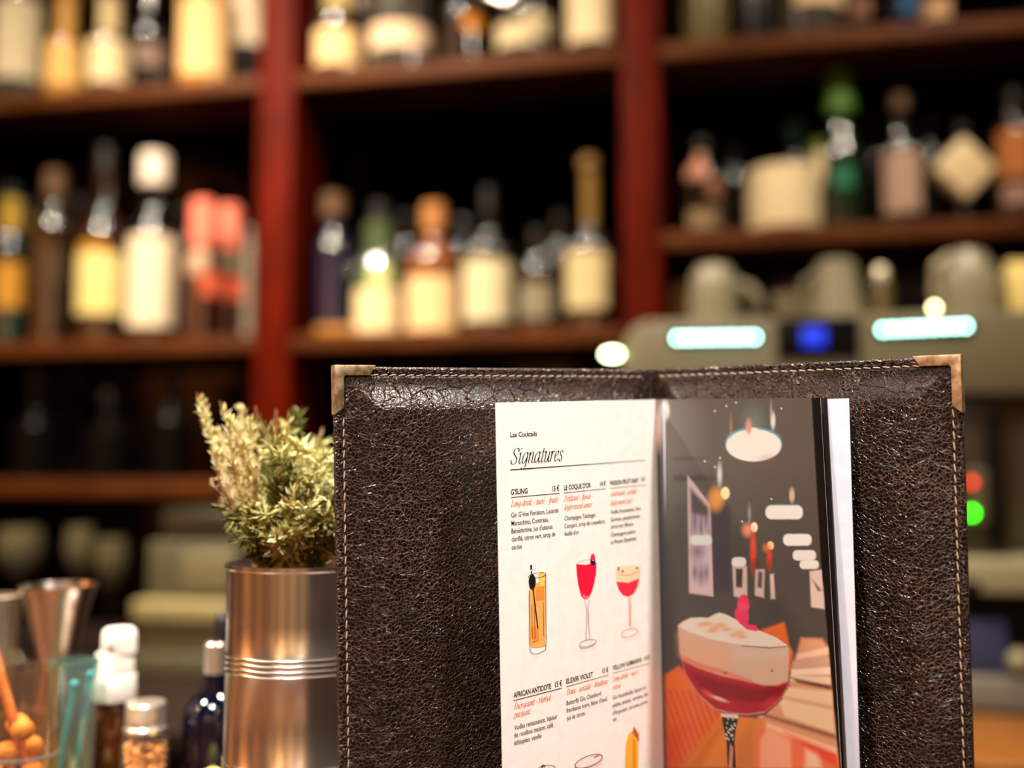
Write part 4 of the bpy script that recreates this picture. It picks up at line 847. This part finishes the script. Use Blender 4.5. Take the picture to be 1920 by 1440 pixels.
for (xa, ya, xb, yb) in ((1271, 634, 1414, 632), (1656, 618, 1810, 611)):
    bm = bmesh.new(); ua, za = uz(xa, ya, VF - .006); ub, zb2 = uz(xb, yb, VF - .006)
    box(bm, ua - .012, ub + .012, VF - .004, VF + .004, za - .010, za + .010, fr, .002); tr_ = obj('light_strip', bm, dkm, em)
    for k in range(9):
        bm = bmesh.new(); t = k / 8; ball(bm, from_uvz(ua + (ub - ua) * t, VF - .006, za + (zb2 - za) * t), .0048, 2); obj('led', bm, LEDM, tr_)
def glow(name, px, py, v, r, rgb, e, parent, sx=1.0, lb=None):
    bm = bmesh.new(); u, z = uz(px, py, v)
    for q in ball(bm, (0, 0, 0), r, 2): q.co = from_uvz(u + q.co.x * sx, v + q.co.y, z + q.co.z)
    return obj(name, bm, mat(name + '_%d' % px, rgb, .4, emit=(rgb, e)), parent, label=lb)
glow('side_lamp', 1148, 664, VF - .008, .006, (236, 255, 190), 26, em, 2.6, 'glowing pale green lamp'); glow('top_lamp', 1752, 577, VF - .004, .0055, (255, 244, 180), 16, em, 1.0, 'small yellow white bead glowing as a glint')  # the yellow bead on top glows in place of a glint
glow('red_light', 1822, 905, VF + .01, .006, (255, 60, 20), 4, em, 1.0, 'red light'); glow('green_light', 1822, 962, VF + .01, .0065, (40, 255, 10), 16, em, 1.0, 'bright green light')
bm = bmesh.new(); ubox(bm, 1690, 1884, 752, 1040, VF + .02, -.25, .004); obj('brew_group', bm, mat('brew_group_dark', (52, 44, 32), .4), em)
bm = bmesh.new(); ubox(bm, 1812, 1852, 880, 985, VF + .012, VF + .03, .003); obj('button_plate', bm, mat('button_plate_grey', (90, 80, 60), .4), em)
bm = bmesh.new(); ubox(bm, 1850, 1874, 760, 1030, VF + .006, VF + .03, .003); obj('group_column', bm, dkm, em)
bm = bmesh.new(); ubox(bm, 1806, 1838, 1090, 1112, VF - .056, VF - .048, .001); obj('tray_latch', bm, dkm, em)
bm = bmesh.new(); ubox(bm, 1770, 1888, 1164, 1262, VF - .035, VF - .015, .003); obj('blue_panel', bm, mat('dull_blue_panel', (46, 52, 86), .5), em)
glow_k = bmesh.new(); u, z = uz(1912, 1240, VF - .05); [setattr(q, 'co', from_uvz(u + q.co.x, VF - .045 + q.co.y, z + q.co.z)) for q in ball(glow_k, (0, 0, 0), .018, 3)]; obj('round_knob', glow_k, steel2, em)
# cups and jugs on top of the machine
CUP = mat('glazed_olive_cream', (124, 117, 94), 0.4); STJ = mat('satin_steel', (200, 190, 160), 0.35, metal=0.7)
ztop = zt + .0004
def on_top(px, v): q = shelf_pt(px, 560, v); return Vector((q.x, q.y, ztop)), (q - CAM).dot(Fv) / FPX, (lambda y: shelf_pt(px, y, v).z - ztop)
b0, sc, hz = on_top(1338, -.22); H = hz(497); R = 46 * sc
t = thing('coffee_mug', 'upturned cream mug on the coffee machine, left of the display', 'mug', b0)
bm = bmesh.new(); lathe(bm, [(R * .8, .001), (R, 0), (R, .006), (R * .98, H * .55), (R * .86, H * .85), (R * .6, H * .98), (R * .3, H)], 28, b0); obj('mug_body', bm, CUP, t)
bm = bmesh.new(); tube(bm, [b0 + Vector((R * .9, 0, H * .72)), b0 + Vector((R * 1.5, 0, H * .62)), b0 + Vector((R * 1.85, 0, H * .4)), b0 + Vector((R * 1.6, 0, H * .16)), b0 + Vector((R * .97, 0, H * .12))], [.011, .013, .012, .011, .010], 10); obj('handle', bm, CUP, t)
b0, sc, hz = on_top(1568, -.20); H = hz(490); R = 52 * sc
t = thing('milk_pitcher', 'tapered cream milk pitcher on the coffee machine, above the display', 'pitcher', b0)
bm = bmesh.new(); lathe(bm, [(R * .9, 0), (R, .004), (R * .95, H * .3), (R * .74, H * .75), (R * .70, H * .95), (R * .5, H), (R * .2, H)], 28, b0); obj('pitcher_body', bm, CUP, t)
bm = bmesh.new(); tube(bm, [b0 + Vector((-R * .72, 0, H * .8)), b0 + Vector((-R * 1.15, 0, H * .7)), b0 + Vector((-R * 1.2, 0, H * .35)), b0 + Vector((-R * .92, 0, H * .2))], .006, 8); obj('handle', bm, CUP, t)
b0, sc, hz = on_top(1484, -.31); H = hz(552); R = 36 * sc
t = thing('espresso_cup', 'low cream cup on the coffee machine between mug and pitcher', 'cup', b0); bm = bmesh.new(); lathe(bm, [(R * .5, .001), (R * .6, 0), (R * .9, H * .5), (R, H), (R * .93, H), (R * .8, H * .4), (R * .3, H * .2)], 24, b0); obj('cup_body', bm, CUP, t)
bm = bmesh.new(); tube(bm, [b0 + Vector((R * .9, 0, H * .8)), b0 + Vector((R * 1.3, 0, H * .6)), b0 + Vector((R * .8, 0, H * .35))], .003, 8); obj('handle', bm, CUP, t)
b0, sc, hz = on_top(1652, -.22); H = hz(500); R = 20 * sc
t = thing('sugar_shaker', 'slim dark shaker with one bright highlight on the coffee machine', 'shaker', b0); bm = bmesh.new(); lathe(bm, [(R * .9, 0), (R, .004), (R, H * .7), (R * .7, H * .8)], 20, b0); obj('shaker_glass', bm, G_OLV, t)
bm = bmesh.new(); lathe(bm, [(R * .75, H * .8), (R * .75, H * .92), (R * .4, H)], 20, b0); obj('shaker_cap', bm, STJ, t)
b0, sc, hz = on_top(1812, -.20); H = hz(468); R = 60 * sc
t = thing('steel_jug', 'big rounded steel jug with a side handle on the coffee machine, near its right end', 'jug', b0)
bm = bmesh.new(); lathe(bm, [(R * .85, 0), (R, .006), (R, H * .4), (R * .85, H * .75), (R * .55, H * .95), (R * .2, H)], 28, b0); obj('jug_body', bm, CUP, t)
bm = bmesh.new(); tube(bm, [b0 + Vector((-R * .6, -.02, H * .9)), b0 + Vector((-R * 1.1, -.02, H * .75)), b0 + Vector((-R * 1.15, -.02, H * .4)), b0 + Vector((-R * .95, -.02, H * .25))], .007, 8); obj('handle', bm, STJ, t)
b0, sc, hz = on_top(1925, -.2); H = hz(505)
t = thing('coffee_packet', 'pale yellow packet at the far end of the coffee machine', 'packet', b0); bm = bmesh.new(); box(bm, b0.x - .04, b0.x + .04, b0.y - .02, b0.y + .02, ztop, ztop + H, bev=.006); obj('packet_body', bm, mat('pale_yellow_packet', (226, 206, 130), .5), t)
bm = bmesh.new(); box(bm, b0.x - .036, b0.x + .036, b0.y - .004, b0.y + .004, ztop + H, ztop + H + .015, bev=.002); obj('folded_top', bm, mat('pale_yellow_packet', (226, 206, 130)), t)
# wooden board in front of the machine
ua, _ = uz(1690, 1360, VF - .2); ub, _ = uz(2080, 1360, VF - .2)
bm = bmesh.new(); box(bm, ua, ub, -0.77, VF - .075, ZB + .0004, ZB + .012, fr, .004)
tag(obj('wooden_board', bm, mat('honey_wood', (158, 98, 36), .4, noise=(132, 76, 24), nscale=10, stretch=(2, 9, 9)), loc=from_uvz((ua + ub) / 2, -.6, ZB)), 'honey coloured wooden board on the back counter in front of the coffee machine', 'board')
# pale appliance at the left
ap = thing('countertop_appliance', 'pale boxy countertop machine with a dark top behind the dried herbs', 'appliance', from_uvz(uz(335, 1262, VF)[0], -.3, ZB), rotz=-TH)
APM = mat('olive_cream_enamel', (116, 108, 78), .45); APD = mat('grey_green_enamel', (86, 82, 60), .5)
bm = bmesh.new(); ubox(bm, 246, 436, 1226, 1262, VF, -.12, .005, zmin=ZB + .0004); obj('base', bm, APD, ap)
bm = bmesh.new(); ubox(bm, 252, 432, 1170, 1228, VF + .02, -.13, .004, VF); obj('lower_body', bm, APM, ap)
bm = bmesh.new(); ubox(bm, 250, 434, 1128, 1168, VF - .008, -.13, .006, VF); obj('front_ledge', bm, mat('pale_cream_enamel', (152, 140, 96), .4), ap)
bm = bmesh.new(); ubox(bm, 262, 432, 1020, 1130, VF + .03, -.13, .006, VF); obj('upper_body', bm, APD, ap)
bm = bmesh.new(); ubox(bm, 330, 426, 1036, 1112, VF + .022, VF + .034, .003, VF); obj('front_panel', bm, APM, ap)
bm = bmesh.new(); ubox(bm, 276, 424, 958, 1022, VF + .05, -.16, .01, VF); obj('dark_hopper', bm, mat('smoked_hopper', (44, 40, 29), .3), ap)
# stemmed glasses behind, at the left
WG = mat('dim_glassware', (88, 83, 60), .25, spec=.6)
for cx, v, ytop, w, lb in ((34, -.25, 990, 90, 'stemmed glass on the back counter, farthest left of the three'), (148, -.22, 988, 56, 'stemmed glass on the back counter, middle one of the three'), (207, -.30, 1010, 62, 'stemmed glass on the back counter beside the pale machine')):
    q = shelf_pt(cx, 1100, v); sc = (q - CAM).dot(Fv) / FPX; b0 = Vector((q.x, q.y, ZB + .0004)); H = shelf_pt(cx, ytop, v).z - ZB; R = w * sc / 2
    t = thing('wine_glass', lb, 'glass', b0, 'stemmed glasses on the back counter')
    bm = bmesh.new(); lathe(bm, [(R * .3, H * .62), (R * .8, H * .7), (R, H * .82), (R * .85, H), (R * .8, H), (R * .94, H * .82), (R * .74, H * .71), (R * .2, H * .64)], 24, b0); obj('bowl', bm, WG, t)
    bm = bmesh.new(); lathe(bm, [(R * .85, 0), (R * .8, .003), (.006, .008), (.004, H * .4), (.006, H * .62)], 20, b0); obj('stem', bm, G_BLK, t)

#==COUNTER ITEMS==
# ------------------------------------------------------------------ on the bar counter, left of the menu
def on_bar(px, y): d = ray(px, 1300); x = d.x * y / d.y; return Vector((x, y, .0004)), (lambda py: at(px, py, y).z), y / FPX
tinm = mat('brushed_tin', (226, 220, 212), 0.24, metal=1.0, bump=0.05, nscale=30, stretch=(1, 1, 60))
b0, hz, sc = on_bar(557, .735); R = .0478; H = .197
can = thing('metal_tin', 'shiny ribbed metal tin full of dried herbs beside the menu', 'tin', b0)
pf = [(R * .6, .002), (R * .96, 0), (R, .004)]
def rib(z, n):
    for k in range(n):
        zz = z + k * .0035; pf.extend([(R, zz - .0014), (R + .0010, zz), (R, zz + .0014)])
rib(.063, 3); rib(.128, 4)
pf += [(R * .995, .16), (R * 1.0, H - .004), (R + .0012, H - .0025), (R + .0012, H), (R - .001, H), (R - .0015, H - .004), (R - .0015, .01), (R * .3, .008)]
bm = bmesh.new(); lathe(bm, pf, 96, b0, cap0=True, cap1=True); obj('tin_body', bm, tinm, can)
STRAW = mat('straw_stem', (206, 178, 130), .7, spec=.2); STR2 = mat('pale_seed_head', (226, 212, 164), .7, spec=.2, noise=(196, 176, 120), nscale=300); SAGE = mat('sage_leaf', (190, 184, 122), .6, spec=.25, noise=(140, 136, 72), nscale=260); OLIV = mat('olive_leaf', (120, 122, 64), .6, spec=.25, noise=(92, 92, 44), nscale=260); PALE = mat('pale_green_leaf', (232, 226, 176), .6, spec=.25, noise=(196, 190, 122), nscale=260); MAUV = mat('mauve_twig', (176, 140, 118), .7, spec=.2); TWIG = mat('brown_twig', (140, 92, 56), .7, spec=.2)
rr = random.Random(11)
hb = thing('dried_herb_bunch', 'bushy bunch of dried green and straw herbs standing in the metal tin', 'herbs', b0 + Vector((0, 0, .012)))
def leaf(bm, p, d, ln, w, mi):
    d = d.normalized(); s = d.cross(Vector((rr.uniform(-1, 1), rr.uniform(-1, 1), rr.uniform(-.3, 1)))); s = s.normalized() * w if s.length > 1e-4 else Vector((w, 0, 0)); n = d.cross(s).normalized() * w * .5
    a = bm.verts.new(p); b = bm.verts.new(p + d * ln * .5 + s + n); c = bm.verts.new(p + d * ln); e = bm.verts.new(p + d * ln * .5 - s + n)
    for f in (bm.faces.new((a, b, c)), bm.faces.new((a, c, e))): f.material_index = mi
def sprig(px, py, yy, kind):
    tip = at(px, py, yy); ang = rr.uniform(0, 2 * PI); f0 = b0 + Vector((math.cos(ang), math.sin(ang), 0)) * rr.uniform(0, .03) + Vector((0, 0, .014 + .03 * rr.random()))
    mouth = b0 + Vector(((tip.x - b0.x) * .55, (tip.y - b0.y) * .6, H))
    if (Vector((mouth.x, mouth.y)) - Vector((b0.x, b0.y))).length > R * .62: mouth = b0 + (Vector((mouth.x, mouth.y, 0)) - b0).normalized() * R * .62 + Vector((0, 0, H))
    pts = [f0, f0.lerp(mouth, .5), mouth]; n = 9
    for k in range(1, n + 1):
        t = k / n; q = mouth.lerp(tip, t); bend = math.sin(PI * t) * .006; pts.append(q + Vector((rr.uniform(-1, 1) * .0016 - bend * .4, rr.uniform(-1, 1) * .0016, bend * .3)))
    th = {'straw': .0013, 'bush': .0011, 'twig': .0016}[kind]; bm = bmesh.new()
    tube(bm, pts, [th * (1 - .55 * k / (len(pts) - 1)) for k in range(len(pts))], 6)
    L_ = (tip - mouth).length
    if kind == 'straw':
        ms = [rr.choice((STRAW, MAUV)), rr.choice((STR2, PALE, STR2))]
        for k in range(150):
            t = 1 - rr.random() ** 1.4 * .75; q = pts[2].lerp(pts[-1], t) if t > 1 else None; i = 2 + t * n; j = min(int(i), len(pts) - 2); q = pts[j].lerp(pts[j + 1], i - j)
            d = (pts[-1] - pts[2]).normalized() * 1.2 + Vector((rr.gauss(0, .5), rr.gauss(0, .5), rr.gauss(0, .4))); leaf(bm, q, d, rr.uniform(.004, .009), rr.uniform(.0007, .0014), 1)
    elif kind == 'bush':
        ms = [rr.choice((TWIG, STRAW)), rr.choice((SAGE, SAGE, OLIV, PALE, PALE))]
        for k in range(int(80 + L_ * 1400)):
            t = 1 - rr.random() * .97; i = 2 + t * n; j = min(int(i), len(pts) - 2); q = pts[j].lerp(pts[j + 1], i - j)
            d = (pts[-1] - pts[2]).normalized() * .5 + Vector((rr.gauss(0, 1), rr.gauss(0, 1), rr.gauss(0.1, .7))); leaf(bm, q, d, rr.uniform(.006, .013), rr.uniform(.0009, .0021), 1)
        for k in range(4):
            t = rr.uniform(.3, .95); i = 2 + t * n; j = min(int(i), len(pts) - 2); q = pts[j].lerp(pts[j + 1], i - j); d = Vector((rr.gauss(0, 1), rr.gauss(0, .8), rr.gauss(.4, .6))).normalized(); e = q + d * rr.uniform(.010, .020)
            tube(bm, [q, q.lerp(e, .5) + Vector((0, 0, .001)), e], [.0007, .0006, .0004], 5)
            for z_ in range(16): leaf(bm, q.lerp(e, rr.random()), d + Vector((rr.gauss(0, .8), rr.gauss(0, .8), rr.gauss(0, .6))), rr.uniform(.005, .010), rr.uniform(.0008, .0018), 1)
    else:
        ms = [rr.choice((TWIG, MAUV)), OLIV]
        for k in range(14): leaf(bm, pts[3 + rr.randrange(n - 1)], Vector((rr.gauss(0, 1), rr.gauss(0, 1), rr.gauss(.3, .6))), rr.uniform(.004, .008), .001, 1)
    for f in bm.faces:
        if f.material_index > 1: f.material_index = 0
    obj('sprig', bm, ms, hb, smooth=False)
for px, py, yy in ((376, 752, .735), (382, 770, .72), (424, 768, .73), (430, 790, .70), (446, 800, .75), (470, 792, .71), (458, 840, .70), (490, 812, .74), (404, 850, .70), (440, 872, .69), (478, 880, .69), (412, 812, .75), (452, 770, .76)): sprig(px, py, yy, 'straw')
for px, py, yy in ((500, 800, .72), (516, 815, .70), (540, 790, .73), (556, 776, .75), (530, 850, .69), (560, 830, .70), (585, 842, .72), (606, 850, .70), (622, 862, .74), (550, 880, .685), (590, 890, .685), (615, 900, .70), (640, 880, .73), (520, 900, .685), (470, 950, .685), (500, 960, .68), (545, 940, .68), (580, 950, .68), (610, 960, .69), (640, 940, .70), (560, 1000, .68), (600, 1000, .685), (520, 1005, .68), (470, 1000, .685), (630, 1010, .70), (485, 860, .74), (570, 860, .76), (600, 820, .77), (440, 960, .70)): sprig(px, py, yy, 'bush')
for px, py, yy in ((405, 880, .71), (398, 896, .70), (480, 762, .75), (520, 768, .76), (600, 806, .75), (425, 920, .69), (540, 800, .70)): sprig(px, py, yy, 'twig')

# blue dropper bottle
b0, hz, sc = on_bar(403, .862); BG = mat('cobalt_glass', (5, 7, 26), .08, spec=.6)
t = thing('dropper_bottle', 'dark blue glass dropper bottle with a silver collar beside the tin', 'bottle', b0)
R = 56 * sc; zs, zn, zc, zt_ = hz(1318), hz(1262), hz(1205), hz(1148)
bm = bmesh.new(); lathe(bm, [(R * .6, .002), (R * .95, 0), (R, .004), (R, zs - .012), (R * .93, zs - .004), (R * .72, zs + .004), (R * .45, zs + .009), (.0095, zn - .004), (.0095, zn)], 36, b0); obj('glass_body', bm, BG, t)
bm = bmesh.new(); rc = 20.5 * sc; lathe(bm, [(rc, zn - .002), (rc, zc - .001), (rc * .9, zc)], 32, b0); obj('collar', bm, mat('brushed_silver', (224, 214, 206), .3, metal=.9), t)
bm = bmesh.new(); rc = 15 * sc; lathe(bm, [(rc * .9, zc), (rc, zc + .003), (rc * .95, zt_ - .008), (rc * .7, zt_ - .002), (rc * .3, zt_)], 24, b0 + Vector((.004, .002, 0))); obj('rubber_bulb', bm, mat('black_rubber', (14, 13, 14), .5), t)
# amber spray bottle
b0, hz, sc = on_bar(214, .872); WP = mat('white_plastic', (246, 238, 230), .4)
t = thing('spray_bottle', 'small amber glass bottle with a tall white spray cap', 'bottle', b0)
R = 50 * sc; z1, z2, z3, z4 = hz(1312), hz(1264), hz(1224), hz(1178)
bm = bmesh.new(); lathe(bm, [(R * .6, .002), (R * .95, 0), (R, .004), (R, z1 - .028), (R * .92, z1 - .018), (R * .6, z1 - .008), (.012, z1 - .004), (.012, z1 + .004)], 36, b0); obj('glass_body', bm, glass('amber_glass', (150, 76, 16), .06, .86), t)
bm = bmesh.new(); lathe(bm, [(R * .55, .003), (R * .9, .003), (R * .92, .006), (R * .92, z1 - .036), (R * .9, z1 - .035)], 32, b0); obj('liquid', bm, mat('amber_liquid', (110, 52, 8), .2), t)
bm = bmesh.new(); r1, r2, r3 = 39.5 * sc, 35 * sc, 31 * sc
lathe(bm, [(r1 * .97, z1), (r1, z1 + .002), (r1 * .97, z2 - .001), (r1 * .93, z2)], 40, b0); cp = obj('collar', bm, WP, t)
bm = bmesh.new(); lathe(bm, [(r2, z2), (r2 * .98, z3 - .002), (r2 * .94, z3)], 40, b0); obj('pump_neck', bm, WP, cp)
bm = bmesh.new(); lathe(bm, [(r3, z3), (r3 * 1.0, z4 - .006), (r3 * .93, z4 - .002), (r3 * .75, z4), (r3 * .2, z4)], 40, b0 + Vector((.003, 0, 0))); box(bm, b0.x - .004, b0.x + .004, b0.y - r3 * 1.0 - .003, b0.y - r3 * .8, z4 - .013, z4 - .006, bev=.001); obj('spray_head', bm, WP, cp)
# little jar of golden kernels
b0, hz, sc = on_bar(274, .832); JG = glass('clear_jar_glass', (250, 246, 238), .05, .97)
t = thing('spice_jar', 'small clear jar with a silver screw lid and golden kernels inside', 'jar', b0)
R = 43 * sc; z1, z2 = hz(1372), hz(1316)
bm = bmesh.new(); lathe(bm, [(R * .6, .002), (R * .95, 0), (R, .004), (R, z1 - .008), (R * .9, z1 - .003), (R * .8, z1), (R * .8, z1 + .004)], 36, b0); obj('jar_glass', bm, JG, t)
bm = bmesh.new(); r1 = 36.5 * sc; pf2 = [(r1 * 1.04, z1), (r1 * 1.06, z1 + .003), (r1 * .97, z1 + .005)]
for k in range(3): pf2 += [(r1 * 1.0, z1 + .009 + k * .004), (r1 * .95, z1 + .011 + k * .004)]
pf2 += [(r1, z2 - .002), (r1 * .92, z2), (r1 * .3, z2)]
lathe(bm, pf2, 40, b0); obj('screw_lid', bm, mat('satin_aluminium', (232, 222, 210), .3, metal=.85), t)
KER = mat('golden_kernel', (252, 202, 118), .35, coat=.4, noise=(226, 140, 50), nscale=220)
bm = bmesh.new(); kr = random.Random(4)
for k in range(430):
    zz = .006 + (z1 - .013) * k / 430; a = kr.uniform(0, 2 * PI); r_ = R * .80 * math.sqrt(kr.random()); r_ = max(r_, R * .5 * kr.random())
    ball(bm, b0 + Vector((r_ * math.cos(a), r_ * math.sin(a), zz)), kr.uniform(.0018, .0026), 2, (1, kr.uniform(.8, 1.2), kr.uniform(.75, 1.1)))
tag(obj('golden_kernels', bm, KER, loc=b0 + Vector((0, 0, .004))), 'golden kernels filling the small silver lidded jar', 'kernels', kind='stuff')
# steel jigger
b0, hz, sc = on_bar(103, .905); MIR = mat('polished_steel', (226, 212, 200), .22, metal=1.0)
t = thing('cocktail_jigger', 'tall polished steel double jigger with a wide conical cup behind the glasses', 'jigger', b0)
zt_, zw = hz(1097), hz(1245); rt = 68 * sc
bm = bmesh.new(); lathe(bm, [(rt * .44, zw), (rt * .50, zw + .006), (rt * .66, zw + (zt_ - zw) * .4), (rt * .88, zw + (zt_ - zw) * .8), (rt, zt_ - .002), (rt * 1.01, zt_), (rt * .96, zt_), (rt * .82, zw + (zt_ - zw) * .78), (rt * .45, zw + .008), (.006, zw + .006)], 44, b0, cap0=False); obj('upper_cup', bm, MIR, t)
bm = bmesh.new(); lathe(bm, [(.024, 0), (.0245, .002), (.019, zw * .5), (rt * .44, zw)], 40, b0); obj('lower_cup', bm, MIR, t)
# tumbler with teal rim, teal stirrers
b0, hz, sc = on_bar(136, .832); TGL = glass('teal_tinted_glass', (234, 246, 243), .06, .95)
t = thing('teal_tumbler', 'clear tumbler with a teal tint holding two stirrers', 'glass', b0); R = 45 * sc; H_ = hz(1240)
bm = bmesh.new(); lathe(bm, [(R * .5, .003), (R * .85, 0), (R * .88, .004), (R * 1.0, H_), (R * .93, H_), (R * .82, .012), (R * .3, .010)], 36, b0); obj('glass_wall', bm, TGL, t)
bm = bmesh.new(); lathe(bm, [(R * .985, H_ - .004), (R * 1.015, H_ - .001), (R * .985, H_ + .001)], 36, b0, cap0=False, cap1=False); obj('teal_rim', bm, glass('teal_glass_edge', (150, 200, 194), .1, .8), t)
TEAL = mat('turquoise_plastic', (50, 178, 186), .35)
for k, (dx, lb) in enumerate(((-.006, 'thin turquoise stirrer leaning in the teal tumbler, the nearer one'), (.004, 'thin turquoise stirrer leaning in the teal tumbler, the farther one'))):
    bm = bmesh.new(); a = b0 + Vector((dx - .004, -.004 + .008 * k, .0125)); e = b0 + Vector((dx + .008, -.002 + .006 * k, .096 + .006 * k)); tube(bm, [a, a.lerp(e, .5), e], .0021, 10)
    o = thing('stirrer', lb, 'stirrer', a, 'stirrers in the tumbler'); obj('stick', bm, TEAL, o); bm = bmesh.new(); ball(bm, e, .0034, 2); obj('knob', bm, TEAL, o)
# mixing glass with round biscuits and a wooden muddler
b0, hz, sc = on_bar(45, .763); R = .0240; H_ = hz(1250)
t = thing('mixing_glass', 'clear mixing glass holding golden balls and a wooden stick at the left edge', 'glass', b0)
bm = bmesh.new(); lathe(bm, [(R * .5, .003), (R * .9, 0), (R * .93, .004), (R, H_ * .5), (R, H_ - .002), (R * 1.04, H_), (R * .95, H_), (R * .92, H_ * .5), (R * .86, .010), (R * .3, .008)], 40, b0); obj('glass_wall', bm, glass('mixing_glass_clear', (246, 236, 220), .06, .985), t)
bm = bmesh.new(); lathe(bm, [(R * 1.0, .06), (R * 1.02, .062), (R * 1.0, .064)], 36, b0, cap0=False, cap1=False); obj('etched_band', bm, glass('etched_clear', (200, 190, 176), .3, .7), t)
kr = random.Random(9); BAL = mat('golden_pastry', (250, 186, 96), .5, noise=(226, 146, 60), nscale=120)
for k in range(10):
    lv, sd = divmod(k, 2); an = .9 + lv * 1.1 + sd * PI; dx, dy, dz, r_ = -.002 + .0098 * math.cos(an), .0098 * math.sin(an), .0190 + lv * .0152, .0078 + .0004 * kr.random()
    bm = bmesh.new(); ball(bm, b0 + Vector((dx, dy, dz)), r_, 3, (1, 1, .95))
    tag(obj('golden_ball', bm, BAL, loc=b0 + Vector((dx, dy, dz - r_))), 'golden ball inside the mixing glass', 'ball', 'golden balls in the mixing glass')
bm = bmesh.new(); a = b0 + Vector((.0165, .001, .0135)); e = b0 + Vector((-.0270, .004, H_ + .016)); tube(bm, [a, a.lerp(e, .3), a.lerp(e, .7), e], [.0042, .0038, .0036, .0042], 12)
tag(obj('wooden_stick', bm, mat('orange_wood', (226, 140, 76), .5, noise=(196, 110, 54), nscale=60), loc=a), 'orange brown wooden stick leaning in the mixing glass', 'stick')
b0, hz, sc = on_bar(-18, .905); R = 46 * sc; H_ = hz(1118)
t = thing('highball_glass', 'tall clear glass cut by the left edge beside the jigger', 'glass', b0)
bm = bmesh.new(); lathe(bm, [(R * .5, .003), (R * .85, 0), (R * .88, .004), (R, H_), (R * .94, H_), (R * .82, .014), (R * .3, .012)], 36, b0); obj('glass_wall', bm, glass('highball_clear', (232, 222, 206), .06, .93), t)
bm = bmesh.new(); lathe(bm, [(R * .96, H_ - .001), (R * 1.01, H_), (R * .95, H_ + .001)], 36, b0, cap0=False, cap1=False); obj('rim', bm, mat('pale_glass_edge', (200, 186, 160), .15), t)
LEM = mat('pale_lemon_skin', (246, 226, 140), .45, bump=.4, nscale=420)
for px, y, r_, lb in ((402, .795, .0212, 'pale lemon peeking up in front of the blue dropper bottle'), (155, .795, .0178, 'small pale lemon peeking up in front of the tumbler')):
    b0, hz, sc = on_bar(px, y); t = thing('lemon', lb, 'lemon', b0, 'lemons on the bar')
    bm = bmesh.new(); lathe(bm, [(0.0005, 0), (r_ * .5, r_ * .13), (r_ * .87, r_ * .5), (r_, r_), (r_ * .87, r_ * 1.5), (r_ * .5, r_ * 1.85), (r_ * .18, r_ * 2.0), (r_ * .1, r_ * 2.06)], 28, b0, sx=1.0); obj('lemon_skin', bm, LEM, t)
    bm = bmesh.new(); lathe(bm, [(r_ * .09, r_ * 2.05), (r_ * .07, r_ * 2.12), (.0003, r_ * 2.13)], 12, b0); obj('stem_end', bm, mat('lemon_stem', (120, 110, 50), .6), t)
